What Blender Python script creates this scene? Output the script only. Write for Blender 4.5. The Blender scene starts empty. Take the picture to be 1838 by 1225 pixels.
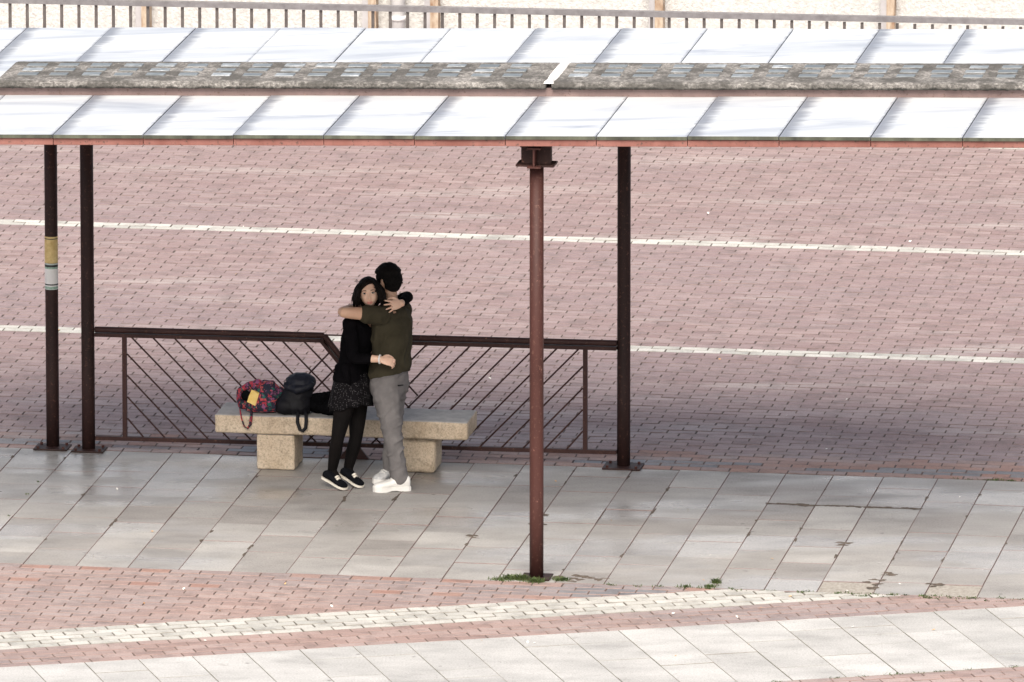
import bpy, bmesh, math, random
import numpy as np
from mathutils import Vector, Matrix, noise
R = math.radians
random.seed(7)
scn = bpy.context.scene

# ------------------------------------------------------------------ camera, sky, sun, exposure
cam_d = bpy.data.cameras.new('camera')
cam = bpy.data.objects.new('camera', cam_d)
scn.collection.objects.link(cam)
cam.location = (0, -87.1192, 18.2001)
cam.rotation_euler = (R(90 - 11.8), 0, 0)
cam_d.sensor_width = 36.0
cam_d.lens = 21800 / 1838 * 36.0
cam_d.clip_start = 1.0
cam_d.clip_end = 3000
scn.camera = cam

SUN_EL, SUN_AZ = 49.0, 187.0          # azimuth from north (+Y), clockwise: almost behind the camera
world = bpy.data.worlds.new('World')
scn.world = world
world.use_nodes = True
wn, wl = world.node_tree.nodes, world.node_tree.links
wn.clear()
sky = wn.new('ShaderNodeTexSky'); sky.sky_type = 'NISHITA'; sky.sun_disc = False
sky.sun_elevation = R(SUN_EL); sky.sun_rotation = R(SUN_AZ)
sky.air_density = 1.0; sky.dust_density = 4.0; sky.ozone_density = 1.0
hs = wn.new('ShaderNodeHueSaturation'); hs.inputs['Saturation'].default_value = 0.55
bg = wn.new('ShaderNodeBackground'); bg.inputs['Strength'].default_value = 0.06
wo = wn.new('ShaderNodeOutputWorld')
wl.new(sky.outputs[0], hs.inputs['Color']); wl.new(hs.outputs[0], bg.inputs['Color']); wl.new(bg.outputs[0], wo.inputs[0])

sd = bpy.data.lights.new('sun', 'SUN'); sd.energy = 1.5; sd.angle = R(46); sd.color = (1.0, 0.90, 0.77)
sun = bpy.data.objects.new('sun', sd); scn.collection.objects.link(sun)
az = R(SUN_AZ)
sdir = Vector((math.sin(az) * math.cos(R(SUN_EL)), math.cos(az) * math.cos(R(SUN_EL)), math.sin(R(SUN_EL))))
sun.rotation_euler = sdir.to_track_quat('Z', 'Y').to_euler()
sun.location = (0, -20, 30)

scn.view_settings.view_transform = 'Standard'
scn.view_settings.look = 'None'
scn.view_settings.gamma = 1.0
scn.view_settings.use_curve_mapping = False
scn.view_settings.exposure = 1.76
scn.render.engine = 'CYCLES'
scn.cycles.max_bounces = 6

# ------------------------------------------------------------------ frame of the place
TH = R(8.9)
O = Vector((0.1643, -7.7522, 0))
U = Vector((math.cos(TH), -math.sin(TH), 0))
V = Vector((math.sin(TH), math.cos(TH), 0))
RISE = 0.0265                        # the shelter roof rises against the sloping street


def W(a, b, z=0.0):
    return O + U * a + V * b + Vector((0, 0, z))


# ------------------------------------------------------------------ materials
def new_mat(name):
    m = bpy.data.materials.new(name); m.use_nodes = True
    nt = m.node_tree; nt.nodes.clear()
    out = nt.nodes.new('ShaderNodeOutputMaterial'); bs = nt.nodes.new('ShaderNodeBsdfPrincipled')
    nt.links.new(bs.outputs[0], out.inputs[0])
    return m, nt, bs


def N(nt, kind, **kw):
    n = nt.nodes.new(kind)
    for k, v in kw.items():
        if k in ('operation', 'blend_type', 'data_type', 'feature', 'noise_dimensions', 'wave_type', 'distance'):
            setattr(n, k, v)
        else:
            n.inputs[k.replace('_', ' ')].default_value = v
    return n


def noise_tex(nt, vec, scale, detail=4.0, rough=0.55, stretch=None, rot=0.0, dist=0.0):
    if stretch or rot:
        mp = nt.nodes.new('ShaderNodeMapping')
        mp.inputs['Rotation'].default_value = (0, 0, rot)
        if stretch: mp.inputs['Scale'].default_value = stretch
        nt.links.new(vec, mp.inputs['Vector']); vec = mp.outputs[0]
    n = nt.nodes.new('ShaderNodeTexNoise')
    n.inputs['Scale'].default_value = scale; n.inputs['Detail'].default_value = detail
    n.inputs['Roughness'].default_value = rough; n.inputs['Distortion'].default_value = dist
    nt.links.new(vec, n.inputs['Vector'])
    return n.outputs['Fac']


def ramp(nt, fac, stops):
    r = nt.nodes.new('ShaderNodeValToRGB')
    cr = r.color_ramp
    while len(cr.elements) > 1: cr.elements.remove(cr.elements[-1])
    for i, (p, c) in enumerate(stops):
        e = cr.elements[0] if i == 0 else cr.elements.new(p)
        e.position = p
        c = c if isinstance(c, (tuple, list)) else (c, c, c)
        e.color = (*c[:3], 1)
    nt.links.new(fac, r.inputs[0])
    return r.outputs[0]


def mix(nt, fac, a, b, mode='MIX'):
    m = nt.nodes.new('ShaderNodeMix'); m.data_type = 'RGBA'; m.blend_type = mode
    def put(sock, v):
        if hasattr(v, 'is_output'): nt.links.new(v, sock)
        elif isinstance(v, (int, float)): sock.default_value = v
        else: sock.default_value = (*v[:3], 1)
    put(m.inputs[0], fac); put(m.inputs[6], a); put(m.inputs[7], b)
    return m.outputs[2]


def pos(nt, kind='world'):
    if kind == 'world':
        return nt.nodes.new('ShaderNodeNewGeometry').outputs['Position']
    return nt.nodes.new('ShaderNodeTexCoord').outputs['Object']


def bump(nt, bs, h, dist=0.004, strength=0.6):
    b = nt.nodes.new('ShaderNodeBump'); b.inputs['Distance'].default_value = dist; b.inputs['Strength'].default_value = strength
    nt.links.new(h, b.inputs['Height']); nt.links.new(b.outputs[0], bs.inputs['Normal'])


def simple(name, c1, c2, scale=8, rough=0.7, bumpd=0.0, bscale=60, coord='world', spec=0.5, stretch=None, metallic=0.0):
    m, nt, bs = new_mat(name)
    p = pos(nt, coord)
    f = noise_tex(nt, p, scale, 5, 0.6, stretch)
    nt.links.new(ramp(nt, f, [(0.32, c1), (0.68, c2)]), bs.inputs['Base Color'])
    bs.inputs['Roughness'].default_value = rough
    bs.inputs['Specular IOR Level'].default_value = spec
    bs.inputs['Metallic'].default_value = metallic
    if bumpd: bump(nt, bs, noise_tex(nt, p, bscale, 3, 0.6), bumpd)
    return m


def piece_random(nt):
    """One random value per separate piece, joined or not."""
    g = nt.nodes.new('ShaderNodeNewGeometry'); o = nt.nodes.new('ShaderNodeObjectInfo')
    a = N(nt, 'ShaderNodeMath', operation='ADD'); f = N(nt, 'ShaderNodeMath', operation='FRACT')
    nt.links.new(g.outputs['Random Per Island'], a.inputs[0]); nt.links.new(o.outputs['Random'], a.inputs[1])
    nt.links.new(a.outputs[0], f.inputs[0])
    return f.outputs[0]


def brick_mat(name, lo, mid, hi, alt, white=False):
    m, nt, bs = new_mat(name)
    p = pos(nt)
    base = ramp(nt, piece_random(nt), [(0.0, lo), (0.5, mid), (1.0, hi)])
    if not white:
        big = noise_tex(nt, p, 0.55, 4, 0.6, stretch=(0.45, 1.0, 1.0), rot=TH)
        base = mix(nt, ramp(nt, big, [(0.42, 0.0), (0.68, 0.75)]), base, alt)
        patch = noise_tex(nt, p, 1.1, 3, 0.5, stretch=(0.35, 1.6, 1.0), rot=TH)
        base = mix(nt, ramp(nt, patch, [(0.56, 0.0), (0.72, 0.7)]), base, (0.47, 0.415, 0.40))
    stain = noise_tex(nt, p, 5.0, 5, 0.65)
    base = mix(nt, ramp(nt, stain, [(0.30, 0.45), (0.52, 0.0)]), base, (0.10, 0.085, 0.08), 'MIX')
    gr_ = noise_tex(nt, p, 80, 3, 0.8)
    base = mix(nt, 0.6, base, ramp(nt, gr_, [(0.36, 0.66), (0.5, 0.96), (0.66, 1.1)]), 'MULTIPLY')
    fine = noise_tex(nt, p, 150, 2, 0.6)
    base = mix(nt, 0.5, base, ramp(nt, fine, [(0.25, 0.45), (0.75, 1.0)]), 'MULTIPLY')
    nt.links.new(base, bs.inputs['Base Color'])
    nt.links.new(ramp(nt, noise_tex(nt, p, 1.4, 3, 0.6, stretch=(0.4, 1.4, 1), rot=TH), [(0.35, 0.50), (0.65, 0.80)]), bs.inputs['Roughness'])
    bump(nt, bs, fine, 0.002, 0.5)
    return m


M = {}
M['brick'] = brick_mat('paver', (0.285, 0.200, 0.198), (0.325, 0.238, 0.235), (0.37, 0.282, 0.277), (0.275, 0.208, 0.220))
M['brick_near'] = brick_mat('paver_near', (0.35, 0.245, 0.22), (0.39, 0.285, 0.26), (0.44, 0.335, 0.31), (0.245, 0.248, 0.268))
M['brick_white'] = brick_mat('white_paver', (0.48, 0.475, 0.445), (0.56, 0.55, 0.515), (0.64, 0.625, 0.59), (0.6, 0.6, 0.6), True)
M['brick_red'] = brick_mat('paver_red', (0.34, 0.19, 0.155), (0.38, 0.235, 0.195), (0.33, 0.29, 0.295), (0.36, 0.23, 0.19))
M['brick_grey'] = brick_mat('paver_grey', (0.185, 0.19, 0.21), (0.225, 0.23, 0.25), (0.28, 0.27, 0.28), (0.23, 0.22, 0.23))
M['grime_near'] = simple('near_joint_grime', (0.22, 0.155, 0.14), (0.30, 0.22, 0.20), 20, 0.95)
M['joint'] = simple('joint_soil', (0.055, 0.046, 0.04), (0.12, 0.10, 0.085), 12, 0.95)
M['grime'] = simple('joint_grime', (0.16, 0.118, 0.112), (0.25, 0.188, 0.178), 20, 0.95)
M['grime_pale'] = simple('pale_joint_grime', (0.20, 0.19, 0.165), (0.30, 0.285, 0.255), 20, 0.95)


def slab_mat(name, c1, c2, c3, wet=True):
    m, nt, bs = new_mat(name)
    p = pos(nt)
    base = ramp(nt, piece_random(nt), [(0.0, c1), (0.5, c2), (1.0, c3)])
    bl = noise_tex(nt, p, 2.2, 5, 0.62, stretch=(0.7, 1.3, 1), rot=TH)
    base = mix(nt, 0.75, base, ramp(nt, bl, [(0.26, 0.5), (0.46, 0.82), (0.62, 1.0)]), 'MULTIPLY')
    st = noise_tex(nt, p, 9, 6, 0.7, dist=0.6)
    base = mix(nt, ramp(nt, st, [(0.60, 0.0), (0.75, 0.55)]), base, (0.20, 0.18, 0.165))
    sp = nt.nodes.new('ShaderNodeTexVoronoi'); sp.inputs['Scale'].default_value = 3.2; nt.links.new(p, sp.inputs['Vector'])
    base = mix(nt, ramp(nt, sp.outputs['Distance'], [(0.035, 0.7), (0.06, 0.0)]), base, (0.13, 0.12, 0.115))
    gr_ = noise_tex(nt, p, 75, 3, 0.8)
    base = mix(nt, 0.7, base, ramp(nt, gr_, [(0.36, 0.62), (0.5, 0.95), (0.66, 1.12)]), 'MULTIPLY')
    fine = noise_tex(nt, p, 220, 2, 0.7)
    base = mix(nt, 0.45, base, ramp(nt, fine, [(0.3, 0.5), (0.7, 1.0)]), 'MULTIPLY')
    nt.links.new(base, bs.inputs['Base Color'])
    if wet:
        nt.links.new(ramp(nt, noise_tex(nt, p, 0.8, 3, 0.55, stretch=(0.7, 1.6, 1), rot=TH), [(0.44, 0.62), (0.60, 0.17)]), bs.inputs['Roughness'])
    else:
        bs.inputs['Roughness'].default_value = 0.7
    bump(nt, bs, fine, 0.0015, 0.5)
    return m


M['slab'] = slab_mat('granite_slab', (0.325, 0.305, 0.29), (0.38, 0.365, 0.35), (0.45, 0.437, 0.42))
M['slab_pale'] = slab_mat('pale_slab', (0.50, 0.495, 0.485), (0.55, 0.545, 0.535), (0.60, 0.595, 0.585), False)
M['rough_conc'] = simple('rough_concrete', (0.22, 0.20, 0.175), (0.38, 0.355, 0.32), 40, 0.9, 0.006, 90)
M['soil'] = simple('soil', (0.05, 0.04, 0.03), (0.13, 0.10, 0.08), 30, 0.95, 0.004, 80)


def painted_steel(name, c1, c2, rust):
    m, nt, bs = new_mat(name)
    p = pos(nt)
    base = ramp(nt, noise_tex(nt, p, 6, 5, 0.6, stretch=(1, 1, 0.25)), [(0.3, c1), (0.7, c2)])
    sp = noise_tex(nt, p, 45, 4, 0.7)
    base = mix(nt, ramp(nt, sp, [(0.58, 0.0), (0.66, 0.8)]), base, rust)
    ch = noise_tex(nt, p, 22, 5, 0.75)
    base = mix(nt, ramp(nt, ch, [(0.64, 0.0), (0.68, 0.7)]), base, tuple(min(1, q * 2.2) for q in rust))
    nt.links.new(base, bs.inputs['Base Color'])
    bs.inputs['Roughness'].default_value = 0.55
    bs.inputs['Specular IOR Level'].default_value = 0.22
    bump(nt, bs, sp, 0.001, 0.4)
    return m


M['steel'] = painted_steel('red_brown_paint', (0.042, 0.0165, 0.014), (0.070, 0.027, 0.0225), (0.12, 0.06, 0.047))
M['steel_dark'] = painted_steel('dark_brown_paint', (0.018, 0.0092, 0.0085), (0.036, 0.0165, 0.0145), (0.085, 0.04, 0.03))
M['rail'] = painted_steel('railing_paint', (0.034, 0.0155, 0.014), (0.056, 0.0255, 0.0225), (0.10, 0.05, 0.035))
M['fascia'] = painted_steel('faded_red_paint', (0.20, 0.083, 0.068), (0.29, 0.14, 0.118), (0.06, 0.045, 0.04))
M['curb'] = painted_steel('dull_brown_paint', (0.20, 0.14, 0.13), (0.28, 0.20, 0.185), (0.14, 0.09, 0.07))
M['soffit'] = simple('soffit', (0.10, 0.07, 0.06), (0.16, 0.11, 0.10), 5, 0.8)
M['glass_edge'] = simple('stained_slab_edge', (0.02, 0.022, 0.016), (0.11, 0.12, 0.085), 9, 0.5, stretch=(1, 1, 0.2))


def marble_mat():
    m, nt, bs = new_mat('white_marble')
    p = pos(nt)
    v1 = noise_tex(nt, p, 1.5, 6, 0.6, stretch=(0.30, 1.4, 1), rot=TH - 0.25, dist=1.2)
    v2 = noise_tex(nt, p, 5.0, 5, 0.65, stretch=(0.18, 1.1, 1), rot=TH - 0.15, dist=0.8)
    base = ramp(nt, v1, [(0.30, (0.33, 0.36, 0.415)), (0.45, (0.49, 0.515, 0.55)), (0.58, (0.585, 0.605, 0.62))])
    base = mix(nt, ramp(nt, v2, [(0.60, 0.0), (0.70, 0.75)]), base, (0.27, 0.30, 0.37))
    # dirt creeping in from the joints: an attribute holds the distance to the slab's side
    at = nt.nodes.new('ShaderNodeAttribute'); at.attribute_name = 'edge'
    sn = noise_tex(nt, p, 7.0, 6, 0.8, stretch=(0.22, 2.4, 1), rot=TH)
    ad = N(nt, 'ShaderNodeMath', operation='MULTIPLY'); nt.links.new(at.outputs['Fac'], ad.inputs[0]); nt.links.new(sn, ad.inputs[1])
    base = mix(nt, ramp(nt, ad.outputs[0], [(0.30, 0.0), (0.52, 0.85)]), base, (0.15, 0.16, 0.195))
    nt.links.new(base, bs.inputs['Base Color'])
    bs.inputs['Roughness'].default_value = 0.35
    return m


M['marble'] = marble_mat()


def aggregate_mat():
    m, nt, bs = new_mat('weathered_concrete')
    p = pos(nt, 'object')
    sp = noise_tex(nt, p, 42, 4, 0.8)
    base = ramp(nt, sp, [(0.30, (0.035, 0.033, 0.031)), (0.43, (0.17, 0.16, 0.15)), (0.56, (0.33, 0.31, 0.29)), (0.70, (0.56, 0.54, 0.51))])
    bl = noise_tex(nt, p, 4, 6, 0.75)
    base = mix(nt, ramp(nt, bl, [(0.44, 0.85), (0.60, 0.0)]), base, (0.06, 0.056, 0.05))
    # black moss along the drip edge: height above the sloping roof, broken up by noise
    sx = nt.nodes.new('ShaderNodeSeparateXYZ'); nt.links.new(p, sx.inputs[0])
    k = N(nt, 'ShaderNodeMath', operation='MULTIPLY'); k.inputs[1].default_value = -RISE; nt.links.new(sx.outputs[0], k.inputs[0])
    h = N(nt, 'ShaderNodeMath', operation='ADD'); nt.links.new(sx.outputs[2], h.inputs[0]); nt.links.new(k.outputs[0], h.inputs[1])
    q = N(nt, 'ShaderNodeMath', operation='MULTIPLY_ADD'); nt.links.new(noise_tex(nt, p, 16, 4, 0.7), q.inputs[0]); q.inputs[1].default_value = -0.07; nt.links.new(h.outputs[0], q.inputs[2])
    g = N(nt, 'ShaderNodeMath', operation='SUBTRACT'); nt.links.new(q.outputs[0], g.inputs[0]); g.inputs[1].default_value = 3.050 + 0.0585 - 0.035
    mr = N(nt, 'ShaderNodeMapRange'); nt.links.new(g.outputs[0], mr.inputs[0]); mr.inputs[1].default_value = 0.002; mr.inputs[2].default_value = 0.016; mr.inputs[3].default_value = 0.92; mr.inputs[4].default_value = 0.0
    base = mix(nt, mr.outputs[0], base, (0.012, 0.012, 0.010))
    nt.links.new(base, bs.inputs['Base Color']); bs.inputs['Roughness'].default_value = 0.95
    bump(nt, bs, sp, 0.012, 0.9)
    return m


M['aggregate'] = aggregate_mat()


def glass_block_mat():
    m, nt, bs = new_mat('clouded_glass')
    p = pos(nt)
    f = noise_tex(nt, p, 14, 4, 0.7)
    base = mix(nt, ramp(nt, f, [(0.35, 0.0), (0.65, 1.0)]), (0.10, 0.115, 0.125), ramp(nt, piece_random(nt), [(0.0, (0.10, 0.11, 0.115)), (0.6, (0.18, 0.20, 0.215)), (0.85, (0.27, 0.295, 0.315)), (1.0, (0.45, 0.48, 0.51))]))
    nt.links.new(base, bs.inputs['Base Color']); bs.inputs['Roughness'].default_value = 0.3
    return m


M['glass_block'] = glass_block_mat()
M['white_mortar'] = simple('white_mortar', (0.72, 0.71, 0.69), (0.86, 0.85, 0.83), 20, 0.8, 0.004, 50)
M['bench'] = simple('bench_stone', (0.36, 0.29, 0.20), (0.52, 0.44, 0.33), 6, 0.85, 0.004, 130)


def bench_mat():
    m, nt, bs = new_mat('sandstone')
    p = pos(nt)
    base = ramp(nt, noise_tex(nt, p, 5, 5, 0.65), [(0.3, (0.46, 0.36, 0.255)), (0.7, (0.60, 0.50, 0.38))])
    base = mix(nt, ramp(nt, noise_tex(nt, p, 8, 6, 0.75), [(0.52, 0.0), (0.68, 0.6)]), base, (0.25, 0.195, 0.13))
    sp = noise_tex(nt, p, 70, 4, 0.8)
    base = mix(nt, 0.75, base, ramp(nt, sp, [(0.34, 0.42), (0.50, 0.95), (0.64, 1.15)]), 'MULTIPLY')
    # sky reflection put into the colour: mottled blue-grey on upward faces
    g = nt.nodes.new('ShaderNodeNewGeometry'); sx = nt.nodes.new('ShaderNodeSeparateXYZ')
    nt.links.new(g.outputs['Normal'], sx.inputs[0])
    base = mix(nt, ramp(nt, sx.outputs[2], [(0.55, 0.0), (0.85, 0.85)]), base, ramp(nt, noise_tex(nt, p, 14, 5, 0.7), [(0.3, (0.26, 0.27, 0.285)), (0.7, (0.45, 0.455, 0.46))]))
    nt.links.new(base, bs.inputs['Base Color']); bs.inputs['Roughness'].default_value = 0.75
    bump(nt, bs, sp, 0.003, 0.7)
    return m


M['bench'] = bench_mat()
M['stucco'] = simple('cream_stucco', (0.44, 0.43, 0.415), (0.585, 0.585, 0.575), 30, 0.9, 0.02, 40)
M['fence'] = simple('grey_paint', (0.13, 0.125, 0.132), (0.20, 0.195, 0.205), 14, 0.5)
M['fence_bar'] = simple('dull_grey_paint', (0.06, 0.052, 0.05), (0.11, 0.098, 0.093), 14, 0.5)
M['rust'] = simple('rusty_cream', (0.22, 0.12, 0.065), (0.52, 0.45, 0.36), 16, 0.8, stretch=(1, 1, 0.35))
M['pipe_white'] = simple('pale_pipe', (0.62, 0.62, 0.62), (0.76, 0.76, 0.76), 6, 0.5)
M['pipe_grey'] = simple('grey_pipe', (0.34, 0.33, 0.34), (0.44, 0.43, 0.44), 6, 0.6)


def ground_mat():
    m, nt, bs = new_mat('distant_brick_paving')
    p = pos(nt)
    mp = nt.nodes.new('ShaderNodeMapping'); mp.inputs['Rotation'].default_value = (0, 0, TH); nt.links.new(p, mp.inputs['Vector'])
    bt = nt.nodes.new('ShaderNodeTexBrick'); nt.links.new(mp.outputs[0], bt.inputs['Vector'])
    bt.inputs['Scale'].default_value = 1.0; bt.inputs['Brick Width'].default_value = 0.205; bt.inputs['Row Height'].default_value = 0.0985
    bt.inputs['Mortar Size'].default_value = 0.004
    bt.inputs['Color1'].default_value = (0.29, 0.21, 0.205, 1); bt.inputs['Color2'].default_value = (0.36, 0.27, 0.265, 1); bt.inputs['Mortar'].default_value = (0.13, 0.10, 0.09, 1)
    nt.links.new(bt.outputs['Color'], bs.inputs['Base Color']); bs.inputs['Roughness'].default_value = 0.8
    return m


M['ground'] = ground_mat()


# ------------------------------------------------------------------ mesh builder
class MB:
    def __init__(self):
        self.v, self.f, self.mi = [], [], []

    def add(self, vs, fs, mi=0):
        n = len(self.v)
        self.v.extend([tuple(p) for p in vs])
        for q in fs:
            self.f.append(tuple(i + n for i in q)); self.mi.append(mi)

    def box(self, x0, x1, y0, y1, z0, z1, mi=0, bevel=0.0):
        if bevel <= 0:
            vs = [(x, y, z) for z in (z0, z1) for y in (y0, y1) for x in (x0, x1)]
            self.add(vs, [(0, 2, 3, 1), (4, 5, 7, 6), (0, 1, 5, 4), (2, 6, 7, 3), (0, 4, 6, 2), (1, 3, 7, 5)], mi)
        else:
            bm = bmesh.new()
            bmesh.ops.create_cube(bm, size=1)
            for v in bm.verts:
                v.co = Vector(((x0 + x1) / 2 + v.co.x * (x1 - x0), (y0 + y1) / 2 + v.co.y * (y1 - y0), (z0 + z1) / 2 + v.co.z * (z1 - z0)))
            bmesh.ops.bevel(bm, geom=bm.edges[:] + bm.verts[:], offset=bevel, segments=2, affect='EDGES', profile=0.5)
            bm.verts.index_update()
            self.add([v.co[:] for v in bm.verts], [tuple(v.index for v in f.verts) for f in bm.faces], mi)
            bm.free()

    def tube(self, pts, rad, n=10, cap=True, mi=0, flat=1.0, up=None):
        """A swept tube; rad is a number or one per point; flat squeezes the second axis."""
        pts = [Vector(p) for p in pts]
        if not isinstance(rad, (list, tuple)): rad = [rad] * len(pts)
        rings = []
        ref = Vector(up) if up else None
        t0 = (pts[1] - pts[0]).normalized()
        if ref is None:
            ref = Vector((0, 0, 1)) if abs(t0.z) < 0.9 else Vector((1, 0, 0))
        for i, p in enumerate(pts):
            t = (pts[min(i + 1, len(pts) - 1)] - pts[max(i - 1, 0)])
            t = t.normalized() if t.length > 1e-9 else t0
            s = t.cross(ref)
            s = s.normalized() if s.length > 1e-6 else t.orthogonal().normalized()
            u = s.cross(t).normalized()
            ref = u
            rings.append([p + s * (rad[i] * math.cos(2 * math.pi * k / n)) + u * (rad[i] * flat * math.sin(2 * math.pi * k / n)) for k in range(n)])
        self.rings(rings, cap, mi)

    def rings(self, rings, cap=True, mi=0):
        n = len(rings[0]); vs = [q for r in rings for q in r]; fs = []
        for i in range(len(rings) - 1):
            for k in range(n):
                a, b = i * n + k, i * n + (k + 1) % n
                fs.append((a, b, b + n, a + n))
        if cap:
            vs.append(sum((Vector(q) for q in rings[0]), Vector()) / n); vs.append(sum((Vector(q) for q in rings[-1]), Vector()) / n)
            c0, c1 = len(vs) - 2, len(vs) - 1
            L = (len(rings) - 1) * n
            for k in range(n):
                fs.append((c0, (k + 1) % n, k)); fs.append((c1, L + k, L + (k + 1) % n))
        self.add(vs, fs, mi)

    def limb(self, pts, rad, n=14, flat=1.0, up=None):
        """A tube with rounded ends and smooth interpolation between joints."""
        pts = [Vector(p) for p in pts]
        P, Rr = [], []
        for i in range(len(pts) - 1):
            p0, p1, p2, p3 = pts[max(i - 1, 0)], pts[i], pts[i + 1], pts[min(i + 2, len(pts) - 1)]
            for s in range(5):
                t = s / 5
                P.append(0.5 * ((2 * p1) + (p2 - p0) * t + (2 * p0 - 5 * p1 + 4 * p2 - p3) * t * t + (3 * p1 - p0 - 3 * p2 + p3) * t ** 3))
                Rr.append(rad[i] + (rad[i + 1] - rad[i]) * t)
        P.append(pts[-1]); Rr.append(rad[-1])
        d0 = (P[0] - P[1]).normalized(); d1 = (P[-1] - P[-2]).normalized()
        a = [P[0] + d0 * Rr[0] * math.sin(x) for x in (1.4, 1.0, 0.5)]; ar = [Rr[0] * math.cos(x) for x in (1.4, 1.0, 0.5)]
        b = [P[-1] + d1 * Rr[-1] * math.sin(x) for x in (0.5, 1.0, 1.4)]; br = [Rr[-1] * math.cos(x) for x in (0.5, 1.0, 1.4)]
        self.tube(a + P + b, ar + Rr + br, n, True, 0, flat, up)

    def loft(self, secs, n=28, pw=2.3):
        """Sections (centre, half width, half depth, width axis, depth axis) from bottom to top, smoothed."""
        out = []
        for i in range(len(secs) - 1):
            for s in range(4):
                t = s / 4; t2 = t * t * (3 - 2 * t)
                c = secs[i][0].lerp(secs[i + 1][0], t)
                out.append((c, secs[i][1] + (secs[i + 1][1] - secs[i][1]) * t2, secs[i][2] + (secs[i + 1][2] - secs[i][2]) * t2, secs[i][3].lerp(secs[i + 1][3], t), secs[i][4].lerp(secs[i + 1][4], t)))
        out.append(secs[-1])
        rings = []
        for c, w, d, L, F in out:
            r = []
            for k in range(n):
                a = 2 * math.pi * k / n
                cx, sx = math.cos(a), math.sin(a)
                cx = math.copysign(abs(cx) ** (2 / pw), cx); sx = math.copysign(abs(sx) ** (2 / pw), sx)
                r.append(c + L * (w * cx) + F * (d * sx))
            rings.append(r)
        self.rings(rings)

    def ball(self, c, r, axes=None, n=16, m=10, mi=0):
        c = Vector(c)
        if isinstance(r, (int, float)): r = (r, r, r)
        ax = axes or (Vector((1, 0, 0)), Vector((0, 1, 0)), Vector((0, 0, 1)))
        rings = []
        for i in range(1, m):
            th = math.pi * i / m
            rings.append([c + ax[0] * (r[0] * math.sin(th) * math.cos(2 * math.pi * k / n)) + ax[1] * (r[1] * math.sin(th) * math.sin(2 * math.pi * k / n)) - ax[2] * (r[2] * math.cos(th)) for k in range(n)])
        self.rings(rings, True, mi)

    def mesh(self, name, mats, smooth=False):
        me = bpy.data.meshes.new(name)
        me.from_pydata(self.v, [], self.f)
        mats = mats if isinstance(mats, (list, tuple)) else [mats]
        for m in mats: me.materials.append(m)
        if len(mats) > 1: me.polygons.foreach_set('material_index', self.mi)
        if smooth: me.polygons.foreach_set('use_smooth', [True] * len(me.polygons))
        me.update()
        return me

    def build(self, name, mats, parent=None, smooth=False):
        return link(name, self.mesh(name, mats, smooth), parent)


def link(name, me, parent=None):
    o = bpy.data.objects.new(name, me)
    scn.collection.objects.link(o)
    if parent: o.parent = parent
    return o


def tag(o, label=None, cat=None, group=None, kind=None):
    if label: o['label'] = label
    if cat: o['category'] = cat
    if group: o['group'] = group
    if kind: o['kind'] = kind
    return o


def thing(name, label, cat, loc=(0, 0, 0), rz=0.0, group=None):
    o = bpy.data.objects.new(name, None); scn.collection.objects.link(o)
    o.empty_display_size = 0.1
    o.location = loc; o.rotation_euler = (0, 0, rz)
    return tag(o, label, cat, group)


def twin(o, parent, loc=None, rot=None, scale=None):
    c = o.copy(); scn.collection.objects.link(c); c.parent = parent
    if loc is not None: c.location = loc
    if rot is not None: c.rotation_euler = rot
    if scale is not None: c.scale = scale
    return c


# ------------------------------------------------------------------ ground, paving
g = MB(); g.add([(-1500, -1500, -0.012), (1500, -1500, -0.012), (1500, 1500, -0.012), (-1500, 1500, -0.012)], [(0, 1, 2, 3)])
tag(g.build('ground', M['ground']), kind='structure')


def base_at(name):
    o = bpy.data.objects.new(name, None); scn.collection.objects.link(o)
    o.location = O; o.rotation_euler = (0, 0, -TH); o['kind'] = 'structure'
    return o


def clip(poly, n, d):
    """Keep the part of a convex polygon with n.p >= d."""
    out = []
    for i in range(len(poly)):
        p, q = poly[i], poly[(i + 1) % len(poly)]
        sp, sq = n[0] * p[0] + n[1] * p[1] - d, n[0] * q[0] + n[1] * q[1] - d
        if sp >= 0: out.append(p)
        if sp * sq < 0:
            t = sp / (sp - sq); out.append((p[0] + (q[0] - p[0]) * t, p[1] + (q[1] - p[1]) * t))
    return out


def area(poly):
    return 0.5 * sum(poly[i][0] * poly[(i + 1) % len(poly)][1] - poly[(i + 1) % len(poly)][0] * poly[i][1] for i in range(len(poly)))


def inset(poly, g_):
    out = list(poly)
    n = len(poly)
    for i in range(n):
        p, q = poly[i], poly[(i + 1) % n]
        ex, ey = q[0] - p[0], q[1] - p[1]
        l = math.hypot(ex, ey)
        if l < 1e-6: continue
        nx, ny = -ey / l, ex / l
        out = clip(out, (nx, ny), nx * p[0] + ny * p[1] + g_)
        if len(out) < 3: return []
    return out


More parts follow.
